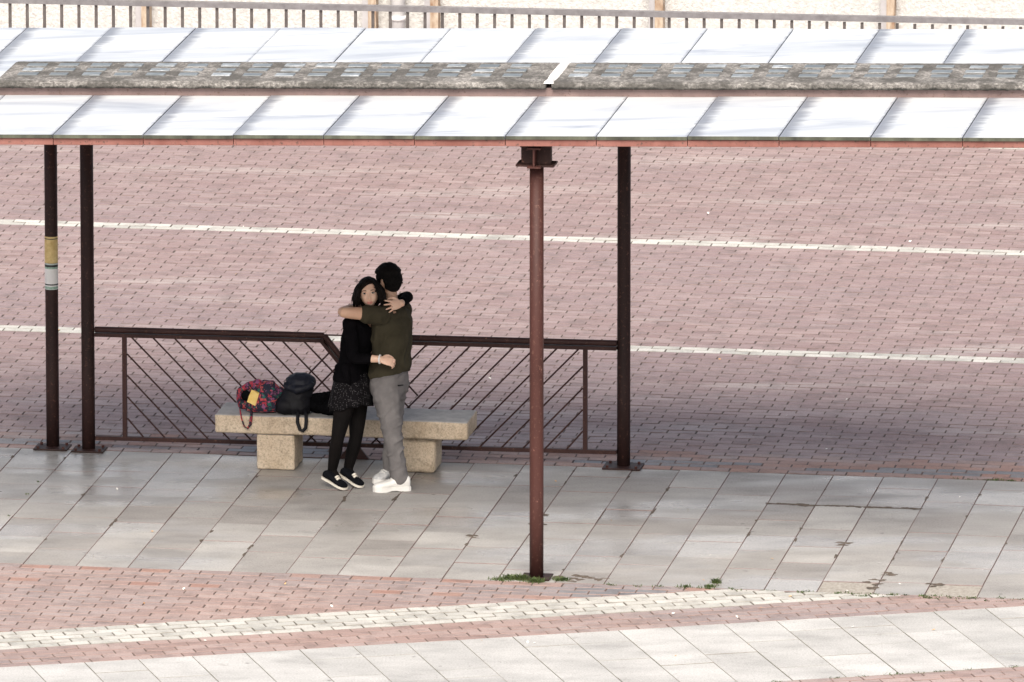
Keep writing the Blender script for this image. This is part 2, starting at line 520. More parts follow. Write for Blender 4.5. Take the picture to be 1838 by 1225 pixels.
def paver(mb, poly, gap, ch, z, depth, tilt=0.0, mi=0):
    lo = inset(poly, gap / 2)
    if len(lo) < 3 or area(lo) < 2e-3: return False
    cx = sum(p[0] for p in lo) / len(lo); cy = sum(p[1] for p in lo) / len(lo)
    w = max(math.hypot(p[0] - cx, p[1] - cy) for p in lo)
    tx, ty = random.uniform(-tilt, tilt), random.uniform(-tilt, tilt)
    k = []
    n = len(lo)
    for i in range(n):     # mitred inner outline
        p0, p, p1 = lo[i - 1], lo[i], lo[(i + 1) % n]
        a = Vector((p[0] - p0[0], p[1] - p0[1])); b = Vector((p1[0] - p[0], p1[1] - p[1]))
        if a.length < 1e-6 or b.length < 1e-6: k.append(p); continue
        na, nb = Vector((-a.y, a.x)).normalized(), Vector((-b.y, b.x)).normalized()
        mv = na + nb; mv = mv / max(0.4, mv.dot(na)) if mv.length > 1e-6 else na
        k.append((p[0] + mv.x * ch, p[1] + mv.y * ch))
    zz = lambda p: z + tx * (p[0] - cx) + ty * (p[1] - cy)
    vs = [(*p, z - depth) for p in lo] + [(*p, zz(p) - ch * 0.8) for p in lo] + [(*p, zz(p)) for p in k]
    fs = []
    for i in range(n):
        j = (i + 1) % n
        fs += [(i, j, n + j, n + i), (n + i, n + j, 2 * n + j, 2 * n + i)]
    mb.add(vs, fs, 1)
    mb.f.append(tuple(len(mb.v) - n + i for i in range(n))); mb.mi.append(mi)      # the worn top; grime clings to the sides
    return True


PAVE_N, PAVE_F = -0.135, 3.485        # near and far edge of the granite pavement
BL, BW = 0.205, 0.0835                # paver pitch along and across the course
BW = 0.0985
phi = R(23.6)                          # the near path runs at this angle to the pavement
d2 = Vector((math.cos(phi), math.sin(phi))); n2 = Vector((-d2.y, d2.x))
Q0 = Vector((-3.044, -3.114))          # a point on the path's far edge

plaza = base_at('plaza')
bed = MB(); bed.add([(-5.85, PAVE_F - 0.02, -0.0065), (4.45, PAVE_F - 0.02, -0.0065), (2.95, 17.1, -0.0065), (-8.85, 17.1, -0.0065)], [(0, 1, 2, 3)]); bed.build('joint_sand', M['joint'], plaza)
far, white = MB(), MB()
white_rows = set()
row = 0
b = PAVE_F
white_at = (7.36, 11.29, 15.52)
while b < 17.1:
    is_white = any(w <= b < w + 2 * BW - 0.01 for w in white_at)
    a_lo, a_hi = -4.4 - 0.22 * (b - 3.5) - 1.5, 2.9 - 0.11 * (b - 3.5) + 1.6
    i0 = math.floor(a_lo / BL)
    off = 0.5 * BL * (row % 2) + random.uniform(-0.006, 0.006)
    for i in range(i0, int((a_hi - a_lo) / BL) + i0 + 1):
        x0 = i * BL + off
        jx = random.uniform(-0.002, 0.002)
        poly = [(x0 + jx, b), (x0 + BL + jx, b), (x0 + BL + jx, b + BW), (x0 + jx, b + BW)]
        paver(white if is_white else far, poly, random.uniform(0.0055, 0.0085), 0.0025, random.uniform(-0.0025, 0.0015), 0.009, 0.012, 0 if is_white else (3 if row in (1, 2) and noise.noise((x0 * 0.9, row * 0.3, 4)) > 0.02 else (2 if row < 4 + random.random() * 1.5 else 0)))
    b += BW; row += 1
tag(far.build('brick_field', [M['brick'], M['grime'], M['brick_red'], M['brick_grey']], plaza), kind='stuff')
tag(white.build('white_brick_line', [M['brick_white'], M['grime_pale']], plaza), 'courses of worn white bricks laid as thin lines across the red plaza', kind='stuff')

# near strip: red wedge, white stripe and red courses beside the pale path
strip = base_at('brick_strip')
bed = MB()
low = Q0 - n2 * (1.66 + 14 * BW)
bed.add([(-5.9, PAVE_N - 0.002, -0.007), (-5.9, low.y + (-5.9 - low.x) * d2.y / d2.x, -0.007), (6.4, low.y + (6.4 - low.x) * d2.y / d2.x, -0.007), (6.4, PAVE_N - 0.002, -0.007)], [(0, 1, 2, 3)]); bed.build('joint_sand', M['joint'], strip)
cands = []
NC = 5                                  # red courses, then white courses
stripe_top = (2 * NC) * BW
off2 = n2.dot(Q0)
# wedge, laid along the pavement
b = PAVE_N; row = 0
while b > -3.4:
    for i in range(-24, 24):
        x0 = i * BL + 0.5 * BL * (row % 2)
        poly = [(x0, b - BW), (x0 + BL, b - BW), (x0 + BL, b), (x0, b)]
        poly = clip(poly, n2, off2 + stripe_top)
        grey = row in (1, 2, 3) and noise.noise((x0 * 0.55 + 3, row * 0.22, 1)) > (0.05 if row == 2 else 0.16)
        if len(poly) >= 3: cands.append((poly, 'brick_grey' if grey else ('brick_red' if row in (0, 4) and random.random() < 0.5 else 'brick_near')))
    b -= BW; row += 1
for r_ in range(0, 2 * NC):
    for i in range(-16, 50):
        x0 = i * BL + 0.5 * BL * (r_ % 2)
        c = [Q0 + d2 * x0 + n2 * (r_ * BW), Q0 + d2 * (x0 + BL) + n2 * (r_ * BW), Q0 + d2 * (x0 + BL) + n2 * ((r_ + 1) * BW), Q0 + d2 * x0 + n2 * ((r_ + 1) * BW)]
        poly = clip([tuple(p) for p in c], (0, -1), -PAVE_N)
        if len(poly) >= 3: cands.append((poly, 'brick_white' if r_ >= NC else 'brick_near'))
# bricks on this side of the pale path
PW = 1.66
for r_ in range(0, 14):   # courses
    for i in range(-14, 50):
        x0 = i * BL + 0.5 * BL * (r_ % 2)
        o_ = -PW - r_ * BW
        c = [Q0 + d2 * x0 + n2 * (o_ - BW), Q0 + d2 * (x0 + BL) + n2 * (o_ - BW), Q0 + d2 * (x0 + BL) + n2 * o_, Q0 + d2 * x0 + n2 * o_]
        cands.append(([tuple(p) for p in c], 'brick_near'))


def in_view(p):
    a_, b_ = p
    return (-3.75 - 0.2 * b_ < a_ < 3.33 - 0.11 * b_ + 0.05) and b_ > -3.0 + (a_ - 0.3) * 0.157 - 0.1


seen, rest = [], []
for poly, m in cands:
    cx = sum(p[0] for p in poly) / len(poly); cy = sum(p[1] for p in poly) / len(poly)
    if not (-6 < cx < 6.5): continue
    (seen if in_view((cx, cy)) and area(poly) > 0.012 else rest).append((cy - 0.15 * cx, poly, m))
seen.sort(key=lambda t: t[0])
rest += seen[300:]
for k, (_, poly, m) in enumerate(seen[:300]):
    mb = MB()
    cx = sum(p[0] for p in poly) / len(poly); cy = sum(p[1] for p in poly) / len(poly)
    if paver(mb, [(p[0] - cx, p[1] - cy) for p in poly], 0.0075, 0.003, 0, 0.009, 0.015):
        o = mb.build('brick', [M[m], M['grime_pale' if m == 'brick_white' else 'grime_near']], strip); o.location = (cx, cy, random.uniform(-0.003, 0.001))
rb, wb = MB(), MB()
for _, poly, m in rest:
    paver(wb if m == 'brick_white' else rb, poly, 0.0075, 0.003, random.uniform(-0.003, 0.001), 0.009, 0.015, {'brick_red': 2, 'brick_grey': 3}.get(m, 0))
tag(rb.build('brick_field', [M['brick_near'], M['grime_near'], M['brick_red'], M['brick_grey']], strip), kind='stuff')
tag(wb.build('white_brick_field', [M['brick_white'], M['grime_pale']], strip), kind='stuff')

# granite pavement under the shelter
pave = base_at('pavement')
bed = MB(); bed.box(-6.2, 5.6, PAVE_N, PAVE_F - 0.021, -0.06, -0.0065); bed.build('joint_sand', M['joint'], pave)
seams = [-3.48, -3.117, -2.762, -2.413, -2.056, -1.682, -1.33, -0.975, -0.62, -0.251, 0.148, 0.475, 0.832, 1.222, 1.555, 1.91, 2.288, 2.631, 2.985]
while seams[0] > -5.8: seams.insert(0, seams[0] - random.uniform(0.35, 0.37))
while seams[-1] < 5.0: seams.append(seams[-1] + random.uniform(0.345, 0.37))
HOLES = {(1.91, 0): 'rough', (2.631, 0): 'rough'}
for s in range(len(seams) - 1):
    x0, x1 = seams[s], seams[s + 1]
    cuts = [PAVE_N]
    first = {1.91: 0.21, 2.631: 0.23, 2.288: 0.25}.get(x0)
    c = PAVE_N + (first + 0.12 if first else random.choice([0.35, 0.5, 0.62, 0.9]))
    while c < PAVE_F - 0.25:
        cuts.append(c); c += random.choice([0.48, 0.49, 0.5, 0.5, 0.97, 0.55])
    if 1.2 < x0 < 2.0: cuts = sorted([q for q in cuts if abs(q - 2.49) > 0.2] + [2.49])
    cuts.append(PAVE_F - 0.021)
    for k in range(len(cuts) - 1):
        y0, y1 = cuts[k], cuts[k + 1]
        if y1 - y0 < 0.06: continue
        mb = MB(); cx, cy = (x0 + x1) / 2, (y0 + y1) / 2
        rough = k == 0 and x0 in (1.91, 2.631)
        paver(mb, [(x0 - cx, y0 - cy), (x1 - cx, y0 - cy), (x1 - cx, y1 - cy), (x0 - cx, y1 - cy)], random.choice([0.0025, 0.003, 0.004, 0.006]), 0.0025, 0, 0.0115, 0.003)
        o = mb.build('paving_slab', [M['rough_conc'] if rough else M['slab'], M['grime']], pave)
        if rough: o['label'] = 'rough broken concrete infill in place of a slab'
        o.location = (cx, cy, -0.0035 if rough else random.uniform(-0.0025, 0.001))

# pale path in front
path = base_at('path')
bed = MB()
pc = [Q0 + d2 * -4.5 - n2 * PW, Q0 + d2 * 11 - n2 * PW, Q0 + d2 * 11, Q0 + d2 * -4.5]
bed.add([(p.x, p.y, -0.006) for p in pc], [(0, 1, 2, 3)]); bed.build('joint_sand', M['joint'], path)
s0 = [-3.4 + 0.36 * k for k in range(40)]
for k in range(len(s0) - 1):
    cuts = [0.0] + sorted(random.sample([0.32, 0.55, 0.82, 1.05, 1.3], random.choice([1, 2, 2, 3]))) + [PW]
    cuts = [c for j, c in enumerate(cuts) if j == 0 or c - cuts[j - 1] > 0.2 or c == PW]
    for j in range(len(cuts) - 1):
        c4 = [Q0 + d2 * s0[k] - n2 * cuts[j + 1], Q0 + d2 * s0[k + 1] - n2 * cuts[j + 1], Q0 + d2 * s0[k + 1] - n2 * cuts[j], Q0 + d2 * s0[k] - n2 * cuts[j]]
        cc = sum(c4, Vector((0, 0))) / 4
        mb = MB()
        if paver(mb, [tuple(p - cc) for p in c4], random.choice([0.0025, 0.003, 0.005]), 0.0025, 0, 0.0065, 0.002):
            o = mb.build('paving_slab', [M['slab_pale'], M['grime_pale']], path); o.location = (cc.x, cc.y, random.uniform(-0.002, 0.001))

# soil that has gathered in the gaps of the pavement
def blob(mb, cx, cy, rx, ry, h, rot=0.0, n=18):
    top = (cx, cy, h); vs = [top]; ring = []
    ph = random.random() * 9
    for k in range(n):
        t = 2 * math.pi * k / n
        q = 1 + 0.35 * math.sin(3 * t + ph) * random.uniform(0.5, 1) + random.uniform(-0.15, 0.15)
        x, y = rx * q * math.cos(t), ry * q * math.sin(t)
        vs.append((cx + x * math.cos(rot) - y * math.sin(rot), cy + x * math.sin(rot) + y * math.cos(rot), 0.0008))
    mb.add(vs, [(0, 1 + k, 1 + (k + 1) % n) for k in range(n)])


so = MB()
for (x0, x1, y) in ((1.23, 1.47, 2.505), (1.47, 1.62, 2.49), (1.93, 2.28, 2.498), (1.62, 1.93, 2.492)):
    n = 14
    for k in range(n):
        t = random.random()
        blob(so, x0 + (x1 - x0) * t, y + random.gauss(0, 0.012), random.uniform(0.02, 0.05), random.uniform(0.008, 0.022), 0.003)
for (x, y) in ((2.26, 0.24), (2.26, 0.06), (2.65, 0.20), (1.91, 1.35), (2.29, 0.45), (-0.25, 1.6), (-0.26, 1.9), (-0.62, 1.15), (0.30, 0.06), (0.26, -0.02), (0.38, 0.02), (0.16, 0.02), (-0.10, -0.03)):
    for k in range(5): blob(so, x + random.gauss(0, 0.03), y + random.gauss(0, 0.03), random.uniform(0.015, 0.045), random.uniform(0.01, 0.03), 0.004)
for _ in range(60):
    q = random.choice(seams[4:-3]); blob(so, q + random.gauss(0, 0.006), random.uniform(PAVE_N + 0.05, PAVE_F - 0.1), random.uniform(0.006, 0.014), random.uniform(0.02, 0.07), 0.002)
tag(so.build('dirt', M['soil'], pave), kind='stuff')

# ------------------------------------------------------------------ bus shelter
sh = thing('bus_shelter', 'long open bus shelter with white marble roof on brown posts', 'shelter', O, -TH)


def roofed(mb):
    mb.v = [(x, y, z + RISE * x) for x, y, z in mb.v]
    return mb


RZ = 3.050                              # top of the roof slabs at a = 0
front = [-3.238 + 0.6112 * k for k in range(-3, 12)]
rear = [-4.206 + 0.6022 * k for k in range(-1, 13)] + [3.487]


def slab_mesh(x0, x1, y0, y1, zt, th, edge):
    """A roof slab with a denser top (so that joint grime can spread) and a stained front edge."""
    nx, ny = 12, 8
    mb = MB()
    vs = []
    for j in range(ny + 1):
        for i in range(nx + 1):
            vs.append((x0 + (x1 - x0) * i / nx, y0 + (y1 - y0) * j / ny, zt))
    fs = [(j * (nx + 1) + i, j * (nx + 1) + i + 1, (j + 1) * (nx + 1) + i + 1, (j + 1) * (nx + 1) + i) for j in range(ny) for i in range(nx)]
    mb.add(vs, fs, 0)
    q = [(x0, y0, zt), (x1, y0, zt), (x1, y1, zt), (x0, y1, zt), (x0, y0, zt - th), (x1, y0, zt - th), (x1, y1, zt - th), (x0, y1, zt - th)]
    mb.add(q, [(4, 5, 1, 0)], 1); mb.add(q, [(5, 6, 2, 1), (6, 7, 3, 2), (7, 4, 0, 3), (7, 6, 5, 4)], 0)
    me = roofed(mb).mesh('roof_slab', [M['marble'], M['glass_edge']])
    at = me.attributes.new('edge', 'FLOAT', 'POINT')
    val = []
    for v in me.vertices:
        t = (v.co.x - x0) / (x1 - x0)
        val.append(max(1.25 * max(0, 1 - t / 0.34) if edge else 0, 0.9 * max(0, 1 - (1 - t) / 0.10)))
    at.data.foreach_set('value', val)
    return me


for k in range(len(front) - 1):
    link('roof_slab', slab_mesh(front[k] + 0.004, front[k + 1] - 0.003, -0.205 + random.uniform(-0.004, 0.004), 1.24, RZ + random.uniform(-0.002, 0.003), 0.024, random.random() < 0.8), sh)
for k in range(len(rear) - 1):
    link('roof_slab', slab_mesh(rear[k] + 0.003, rear[k + 1] - 0.003, 1.905, 3.83, RZ + random.uniform(-0.002, 0.003), 0.024, random.random() < 0.5), sh)
for k in range(len(front) - 1):
    mb = MB(); mb.box(front[k] + 0.002, front[k + 1] - 0.002, -0.19, -0.165, RZ - 0.072, RZ - 0.0265, 0, 0.003)
    roofed(mb).build('fascia', M['fascia'], sh)
xa, xb = front[0] + 0.01, front[-1] - 0.01
mb = MB(); mb.box(xa, xb, 3.78, 3.81, RZ - 0.072, RZ - 0.0265); roofed(mb).build('fascia', M['fascia'], sh)
mb = MB(); mb.box(xa, xb, -0.16, 3.775, RZ - 0.060, RZ - 0.028); roofed(mb).build('soffit', M['soffit'], sh)
for y in (0.0, 3.50):
    mb = MB(); mb.box(xa, xb, y - 0.04, y + 0.04, RZ - 0.092, RZ - 0.0605); roofed(mb).build('beam', M['steel_dark'], sh)
# raised lantern: a brown upstand carrying a concrete slab set with glass blocks
mb = MB(); mb.box(-3.905, xb - 0.05, 1.242, 1.90, RZ - 0.027, RZ + 0.058); roofed(mb).build('upstand', M['curb'], sh)
seg = [(-3.92, -0.125), (-0.085, xb)]
for x0, x1 in seg:
    mb = MB(); bm = bmesh.new()
    nx, ny = int((x1 - x0) / 0.022), 30
    vs = []
    y0, y1 = 1.205, 1.985
    for j in range(ny + 1):
        for i in range(nx + 1):
            x, y = x0 + (x1 - x0) * i / nx, y0 + (y1 - y0) * j / ny
            e = 0.010 if j in (0, ny) or i in (0, nx) else 0.0
            vs.append((x, y - (0.012 * random.random() if j == 0 else 0), RZ + 0.101 - e + 0.0025 * noise.noise((x * 25, y * 25, 0))))
    n0 = len(vs)
    fs = [(j * (nx + 1) + i, j * (nx + 1) + i + 1, (j + 1) * (nx + 1) + i + 1, (j + 1) * (nx + 1) + i) for j in range(ny) for i in range(nx)]
    for i in range(nx + 1): x = vs[i]; vs.append((x[0], x[1], RZ + 0.0585 - 0.006 * random.random() ** 2))
    fs += [(n0 + i, n0 + i + 1, i + 1, i) for i in range(nx)]
    for i in range(nx + 1): x = vs[ny * (nx + 1) + i]; vs.append((x[0], x[1], RZ + 0.0585))
    n1 = n0 + nx + 1
    fs += [(n1 + i + 1, n1 + i, ny * (nx + 1) + i, ny * (nx + 1) + i + 1) for i in range(nx)]
    fs += [(n0, n1, n1 + nx, n0 + nx)]
    bm.free()
    # end faces
    fs.append(tuple([j * (nx + 1) for j in range(ny + 1)] + [n1, n0]))
    fs.append(tuple([n0 + nx, n1 + nx] + [j * (nx + 1) + nx for j in range(ny, -1, -1)]))
    mb.add(vs, fs)
    roofed(mb).build('lantern_slab', M['aggregate'], sh)
mb = MB(); mb.box(-0.066, 0.066, -0.046, 0.046, -0.006, 0.006, 0, 0.004)
blk = mb.mesh('glass_block', M['glass_block'])
gx = -3.74
first_blk = None
nblk = 0
while gx < 3.36 and nblk < 99:
    if abs(gx + 0.105) > 0.11:
        for y in (1.47, 1.645, 1.82):
            o = link('glass_block', blk, sh)
            o.location = (gx + random.uniform(-0.006, 0.006), y + random.uniform(-0.005, 0.005), RZ + 0.1015 + RISE * gx + random.uniform(-0.002, 0.001))
            o.scale = (random.uniform(0.92, 1.06), random.uniform(0.85, 1.1), 1)
            o.rotation_euler = (0, -RISE, random.uniform(-0.03, 0.03))
    nblk += 1
    gx += 0.2235
mb = MB()
rr = []
for j in range(9):
    y = 1.20 + 0.79 * j / 8
    w = 0.030 + random.uniform(-0.008, 0.008)
    rr.append([(-0.105 - w, y, RZ + 0.095), (-0.105 + w, y, RZ + 0.095), (-0.105 + w * 0.7, y, RZ + 0.112), (-0.105 - w * 0.7, y, RZ + 0.112)])
mb.rings([[Vector(p) for p in r] for r in rr]); roofed(mb).build('mortar_joint', M['white_mortar'], sh)


for x0, x1 in ((front[0], front[0] + 0.6), (front[0] + 0.603, -3.925)):
    link('roof_slab', slab_mesh(x0, x1, 1.245, 1.90, RZ, 0.024, False), sh)


# posts
def post(a, b_, top, r=0.046, mat='steel', label=None):
    mb = MB(); mb.tube([(a, b_, 0.004), (a, b_, 0.5), (a, b_, 1.5), (a, b_, top)], r, 28, True)
    p = mb.build('post', M[mat], sh, True)
    for f in p.data.polygons:
        if abs(f.normal.z) > 0.9: f.use_smooth = False
    if label: p['label'] = label
    return p


p_front = post(0.0, 0.0, 2.815, 0.047, 'steel', 'slender red brown post at the front edge of the pavement')
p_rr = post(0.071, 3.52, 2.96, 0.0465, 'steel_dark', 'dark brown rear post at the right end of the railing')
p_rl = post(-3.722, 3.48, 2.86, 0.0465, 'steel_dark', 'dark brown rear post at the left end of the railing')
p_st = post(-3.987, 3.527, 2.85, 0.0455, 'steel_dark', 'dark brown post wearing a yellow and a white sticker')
post(-3.9, 0.0, 2.86, 0.047, 'steel')
for p, a, b_, s in ((p_rr, 0.071, 3.50, 0.135), (p_rl, -3.715, 3.465, 0.115), (p_st, -3.985, 3.50, 0.12)):
    mb = MB(); mb.box(a - s, a + s, b_ - s * 0.8, b_ + s * 0.8, 0.0, 0.012, 0, 0.003); bp = mb.build('base_plate', M['steel_dark'], p)
    mb = MB()
    for sx in (-1, 1):
        for sy in (-1, 1): mb.tube([(a + sx * s * 0.75, b_ + sy * s * 0.56, 0.012), (a + sx * s * 0.75, b_ + sy * s * 0.56, 0.026)], 0.011, 6)
    mb.build('bolts', M['steel'], p)
mb = MB(); mb.box(-0.10, 0.10, -0.10, 0.10, 0.0005, 0.009, 0, 0.003); mb.build('base_plate', M['steel_dark'], p_front)


# capital of the front post: two crossed I-beam stubs
def ibeam(mb, along, c, half, z0, z1, fw):
    t = 0.012
    for (w, za, zb) in ((fw, z0, z0 + t), (fw, z1 - t, z1), (t / 2, z0 + t, z1 - t)):
        if along == 'a': mb.box(c[0] - half, c[0] + half, c[1] - w, c[1] + w, za, zb)
        else: mb.box(c[0] - w, c[0] + w, c[1] - half, c[1] + half, za, zb)


mb = MB(); ibeam(mb, 'b', (0, 0), 0.135, 2.817, 2.956, 0.045); mb.build('capital_beam', M['steel'], p_front)
for s in (-1, 1):
    mb = MB()
    for (r0, r1, w, za, zb) in ((0.008, 0.128, 0.088, 2.8185, 2.832), (0.008, 0.100, 0.030, 2.8325, 2.942), (0.008, 0.104, 0.055, 2.9425, 2.9545)):
        mb.box(min(s * r0, s * r1), max(s * r0, s * r1), -w, w, za, zb)
    mb.build('capital_beam', M['steel_dark'], p_front)


def sticker(name, z0, z1, mats, stripes, label):
    """A paper wrapped round the front half of the post; stripes: (from, to, material index)."""
    mb = MB(); n = 18
    for (f0, f1, mi) in stripes:
        za, zb = z0 + (z1 - z0) * f0, z0 + (z1 - z0) * f1
        ra = []
        for z in (za, zb):
            ra.append([Vector((-3.987 + 0.0472 * math.cos(t), 3.527 + 0.0472 * math.sin(t), z)) for t in [math.pi + 0.05 + (math.pi - 0.1) * k / n for k in range(n + 1)]])
        mb.add(ra[0] + ra[1], [(k, k + 1, n + 2 + k, n + 1 + k) for k in range(n)], mi)
    o = mb.build(name, mats, p_st, True); o['label'] = label
    return o


M['paper_yellow'] = simple('yellow_paper', (0.50, 0.36, 0.13), (0.72, 0.57, 0.27), 28, 0.8, coord='world')
M['paper_white'] = simple('white_paper', (0.72, 0.73, 0.70), (0.80, 0.80, 0.78), 12, 0.7)
M['ink'] = simple('black_ink', (0.012, 0.014, 0.013), (0.03, 0.04, 0.036), 20, 0.6)
M['ink_green'] = simple('green_ink', (0.16, 0.30, 0.22), (0.42, 0.55, 0.47), 60, 0.7)
M['paper_pale'] = simple('pale_green_paper', (0.42, 0.50, 0.47), (0.56, 0.62, 0.58), 30, 0.7)
# stripe heights measured on the post: 420 (top) to 515 (bottom) in the photograph's pixels
sticker('yellow_sticker', 1.327, 1.516, [M['paper_yellow'], M['ink']], [(0.0, 0.90, 0), (0.90, 0.935, 1), (0.935, 1.0, 0)], 'torn yellow paper sticker with a thin black line')
sticker('white_sticker', 1.138, 1.3255, [M['paper_white'], M['ink'], M['ink_green'], M['paper_pale']],
        [(0.0, 0.03, 3), (0.03, 0.12, 2), (0.12, 0.165, 0), (0.165, 0.215, 1), (0.215, 0.79, 0), (0.79, 0.86, 2), (0.86, 0.945, 1), (0.945, 1.0, 3)], 'white paper sticker with black and green bands')

# ------------------------------------------------------------------ railing between the rear posts
rl = thing('railing', 'brown steel railing with diagonal bars behind the bench', 'railing', W(-1.83, 3.5), -TH)
RX = -1.83


def rb_(mb): 
    mb.v = [(x - RX, y - 3.5, z + 0.0055 * (x - RX)) for x, y, z in mb.v]; return mb


ZT, ZB = 0.872, 0.107


def bar_rect(mb, p, q, w, h):
    """A rectangular bar from p to q (in the a-z plane, at depth b)."""
    p, q = Vector(p), Vector(q); t = (q - p).normalized(); y = Vector((0, 1, 0)); n = t.cross(y).normalized()
    vs = [e + y * (sy * w / 2) + n * (sn * h / 2) for e in (p, q) for sy, sn in ((-1, -1), (1, -1), (1, 1), (-1, 1))]
    mb.add(vs, [(0, 1, 2, 3), (7, 6, 5, 4), (0, 4, 5, 1), (1, 5, 6, 2), (2, 6, 7, 3), (3, 7, 4, 0)])


VL, VR, VC, VZ = -2.045, -1.615, -1.83, 0.60
for x0, x1 in ((-3.675, VL), (VR, 0.025)):
    mb = MB(); mb.tube([(x0, 3.5, ZT), (x1, 3.5, ZT)], 0.021, 14); rb_(mb).build('handrail', M['rail'], rl, False)
    mb = MB(); bar_rect(mb, (x0, 3.5, ZT - 0.036), (x1, 3.5, ZT - 0.036), 0.05, 0.024); rb_(mb).build('rail', M['rail'], rl)
for x0 in (VL, VR):
    mb = MB(); mb.tube([(x0, 3.5, ZT), (VC, 3.5, VZ)], 0.021, 14); rb_(mb).build('handrail', M['rail'], rl, False)
    e = 0.028 if x0 < VC else -0.028
    mb = MB(); bar_rect(mb, (x0 - e, 3.5, ZT - 0.026), (VC - e * 0.6, 3.5, VZ - 0.030), 0.05, 0.022); rb_(mb).build('rail', M['rail'], rl)
mb = MB(); bar_rect(mb, (VL, 3.5, ZT + 0.004), (VR, 3.5, ZT + 0.004), 0.012, 0.008); rb_(mb).build('tie_bar', M['rail'], rl)
mb = MB(); bar_rect(mb, (-3.675, 3.5, ZB - 0.012), (0.025, 3.5, ZB - 0.012), 0.035, 0.028); rb_(mb).build('bottom_rail', M['rail'], rl)
for x in (-3.465, -0.197):
    mb = MB(); bar_rect(mb, (x, 3.5, ZB), (x, 3.5, ZT - 0.048), 0.03, 0.03); rb_(mb).build('upright', M['rail'], rl)
mb = MB(); mb.tube([(VC, 3.5, 0.0), (VC, 3.5, VZ)], 0.02, 12); rb_(mb).build('upright', M['rail'], rl)
mb = MB(); mb.add([(VC - 0.11, 3.488, 0), (VC + 0.11, 3.488, 0), (VC + 0.02, 3.488, 0.11), (VC - 0.02, 3.488, 0.11), (VC - 0.11, 3.464, 0), (VC + 0.11, 3.464, 0), (VC + 0.02, 3.464, 0.11), (VC - 0.02, 3.464, 0.11)],
               [(3, 2, 1, 0), (4, 5, 6, 7), (0, 1, 5, 4), (1, 2, 6, 5), (2, 3, 7, 6), (3, 0, 4, 7)])
rb_(mb).build('foot_gusset', M['rail'], rl)
XL, XR, zt = -3.45, -0.212, ZT - 0.048


def ztop(x):
    if VL < x < VR: return VZ - 0.045 + (zt - VZ + 0.045) * abs(x - VC) / (VR - VC)
    return zt


for s in (1, -1):                        # one family falls to the right, the other mirrors it
    k = 0
    for k in range(-6, 12):
        xt = -3.43 + 0.1537 * k          # where the bar would meet the top rail
        pts = []
        for i in range(401):
            x = xt + i * 0.0025 * 0.82
            z = zt - (x - xt) * 1.0
            if x < XL or x > VC + 0.45 or z < ZB or z > ztop(x): continue
            pts.append((x, z))
        if xt > VR + 0.05 or len(pts) < 20: continue
        (xa_, za_), (xb_, zb_) = pts[0], pts[-1]
        if s < 0: xa_, xb_ = XL + XR - xa_, XL + XR - xb_
        y = 3.5 + 0.0065 * s
        mb = MB(); mb.tube([(xa_, y, za_ + 0.012), (xb_, y, zb_ - 0.008)], 0.0062, 8); rb_(mb).build('diagonal_bar', M['rail'], rl)

# ------------------------------------------------------------------ stone bench
BX, BY = -1.845, 3.02
bn = thing('stone_bench', 'sandstone bench with two block legs under the shelter', 'bench', W(BX, BY), -TH)


def rough_block(x0, x1, y0, y1, z0, z1, bev, amp, name, cuts=(28, 8, 4)):
    bm = bmesh.new(); bmesh.ops.create_cube(bm, size=1)
    for v in bm.verts: v.co = Vector(((x0 + x1) / 2 + v.co.x * (x1 - x0), (y0 + y1) / 2 + v.co.y * (y1 - y0), (z0 + z1) / 2 + v.co.z * (z1 - z0)))
    bmesh.ops.bevel(bm, geom=bm.edges[:], offset=bev, segments=3, affect='EDGES', profile=0.6)
    bmesh.ops.subdivide_edges(bm, edges=[e for e in bm.edges if e.calc_length() > 0.08], cuts=9, use_grid_fill=True)
    for v in bm.verts:
        q = v.co * 14
        v.co += Vector((noise.noise(q), noise.noise(q + Vector((9, 3, 1))), noise.noise(q + Vector((2, 7, 5))))) * amp
    me = bpy.data.meshes.new(name); bm.to_mesh(me); bm.free()
    me.polygons.foreach_set('use_smooth', [True] * len(me.polygons)); me.materials.append(M['bench'])
    return me


# bench local: x along, y away, z up
link('seat', rough_block(-0.895, 0.893, 0.0, 0.43, 0.255, 0.385, 0.02, 0.004, 'seat'), bn)
link('leg', rough_block(-0.60, -0.33, 0.02, 0.36, 0.0, 0.252, 0.014, 0.004, 'leg'), bn)
link('leg', rough_block(0.37, 0.655, 0.06, 0.38, 0.0, 0.252, 0.035, 0.006, 'leg'), bn)

# ------------------------------------------------------------------ far fence, wall, wall posts
fb = 16.2
fe = thing('fence', 'grey bar fence standing in front of the cream wall', 'fence', W(-2.5, fb), -TH)
zf = lambda x: 0.895 + 0.0065 * (x + 2.0)
mb = MB(); n = 30
rings_ = []
for k in range(n + 1):
    x = -9.0 + 12.0 * k / n
    rings_.append([Vector((x + 2.5, y, zf(x) + z)) for y, z in ((-0.03, -0.022), (0.03, -0.022), (0.03, 0.022), (-0.03, 0.022))])
mb.rings(rings_); mb.build('top_rail', M['fence'], fe)
mb = MB(); mb.box(-6.5, 5.5, -0.02, 0.02, 0.05, 0.085); mb.build('bottom_rail', M['fence'], fe)
bar_me = None
for k in range(84):
    x = -8.92 + 0.1413 * k
    if bar_me is None:
        mb = MB(); mb.box(-0.011, 0.011, -0.012, 0.012, 0.0, 0.79); bar_me = mb.mesh('bar', M['fence_bar'])
    o = link('bar', bar_me, fe); o.location = (x + 2.5, 0, 0.0852)
wa = thing('wall', 'pale cream rough stucco wall behind the grey fence', 'wall', W(-2.5, 17.3), -TH)
mb = MB(); mb.box(-7.5, 6.5, 0.0, 0.3, -0.03, 2.6); mb.build('wall_face', M['stucco'], wa)


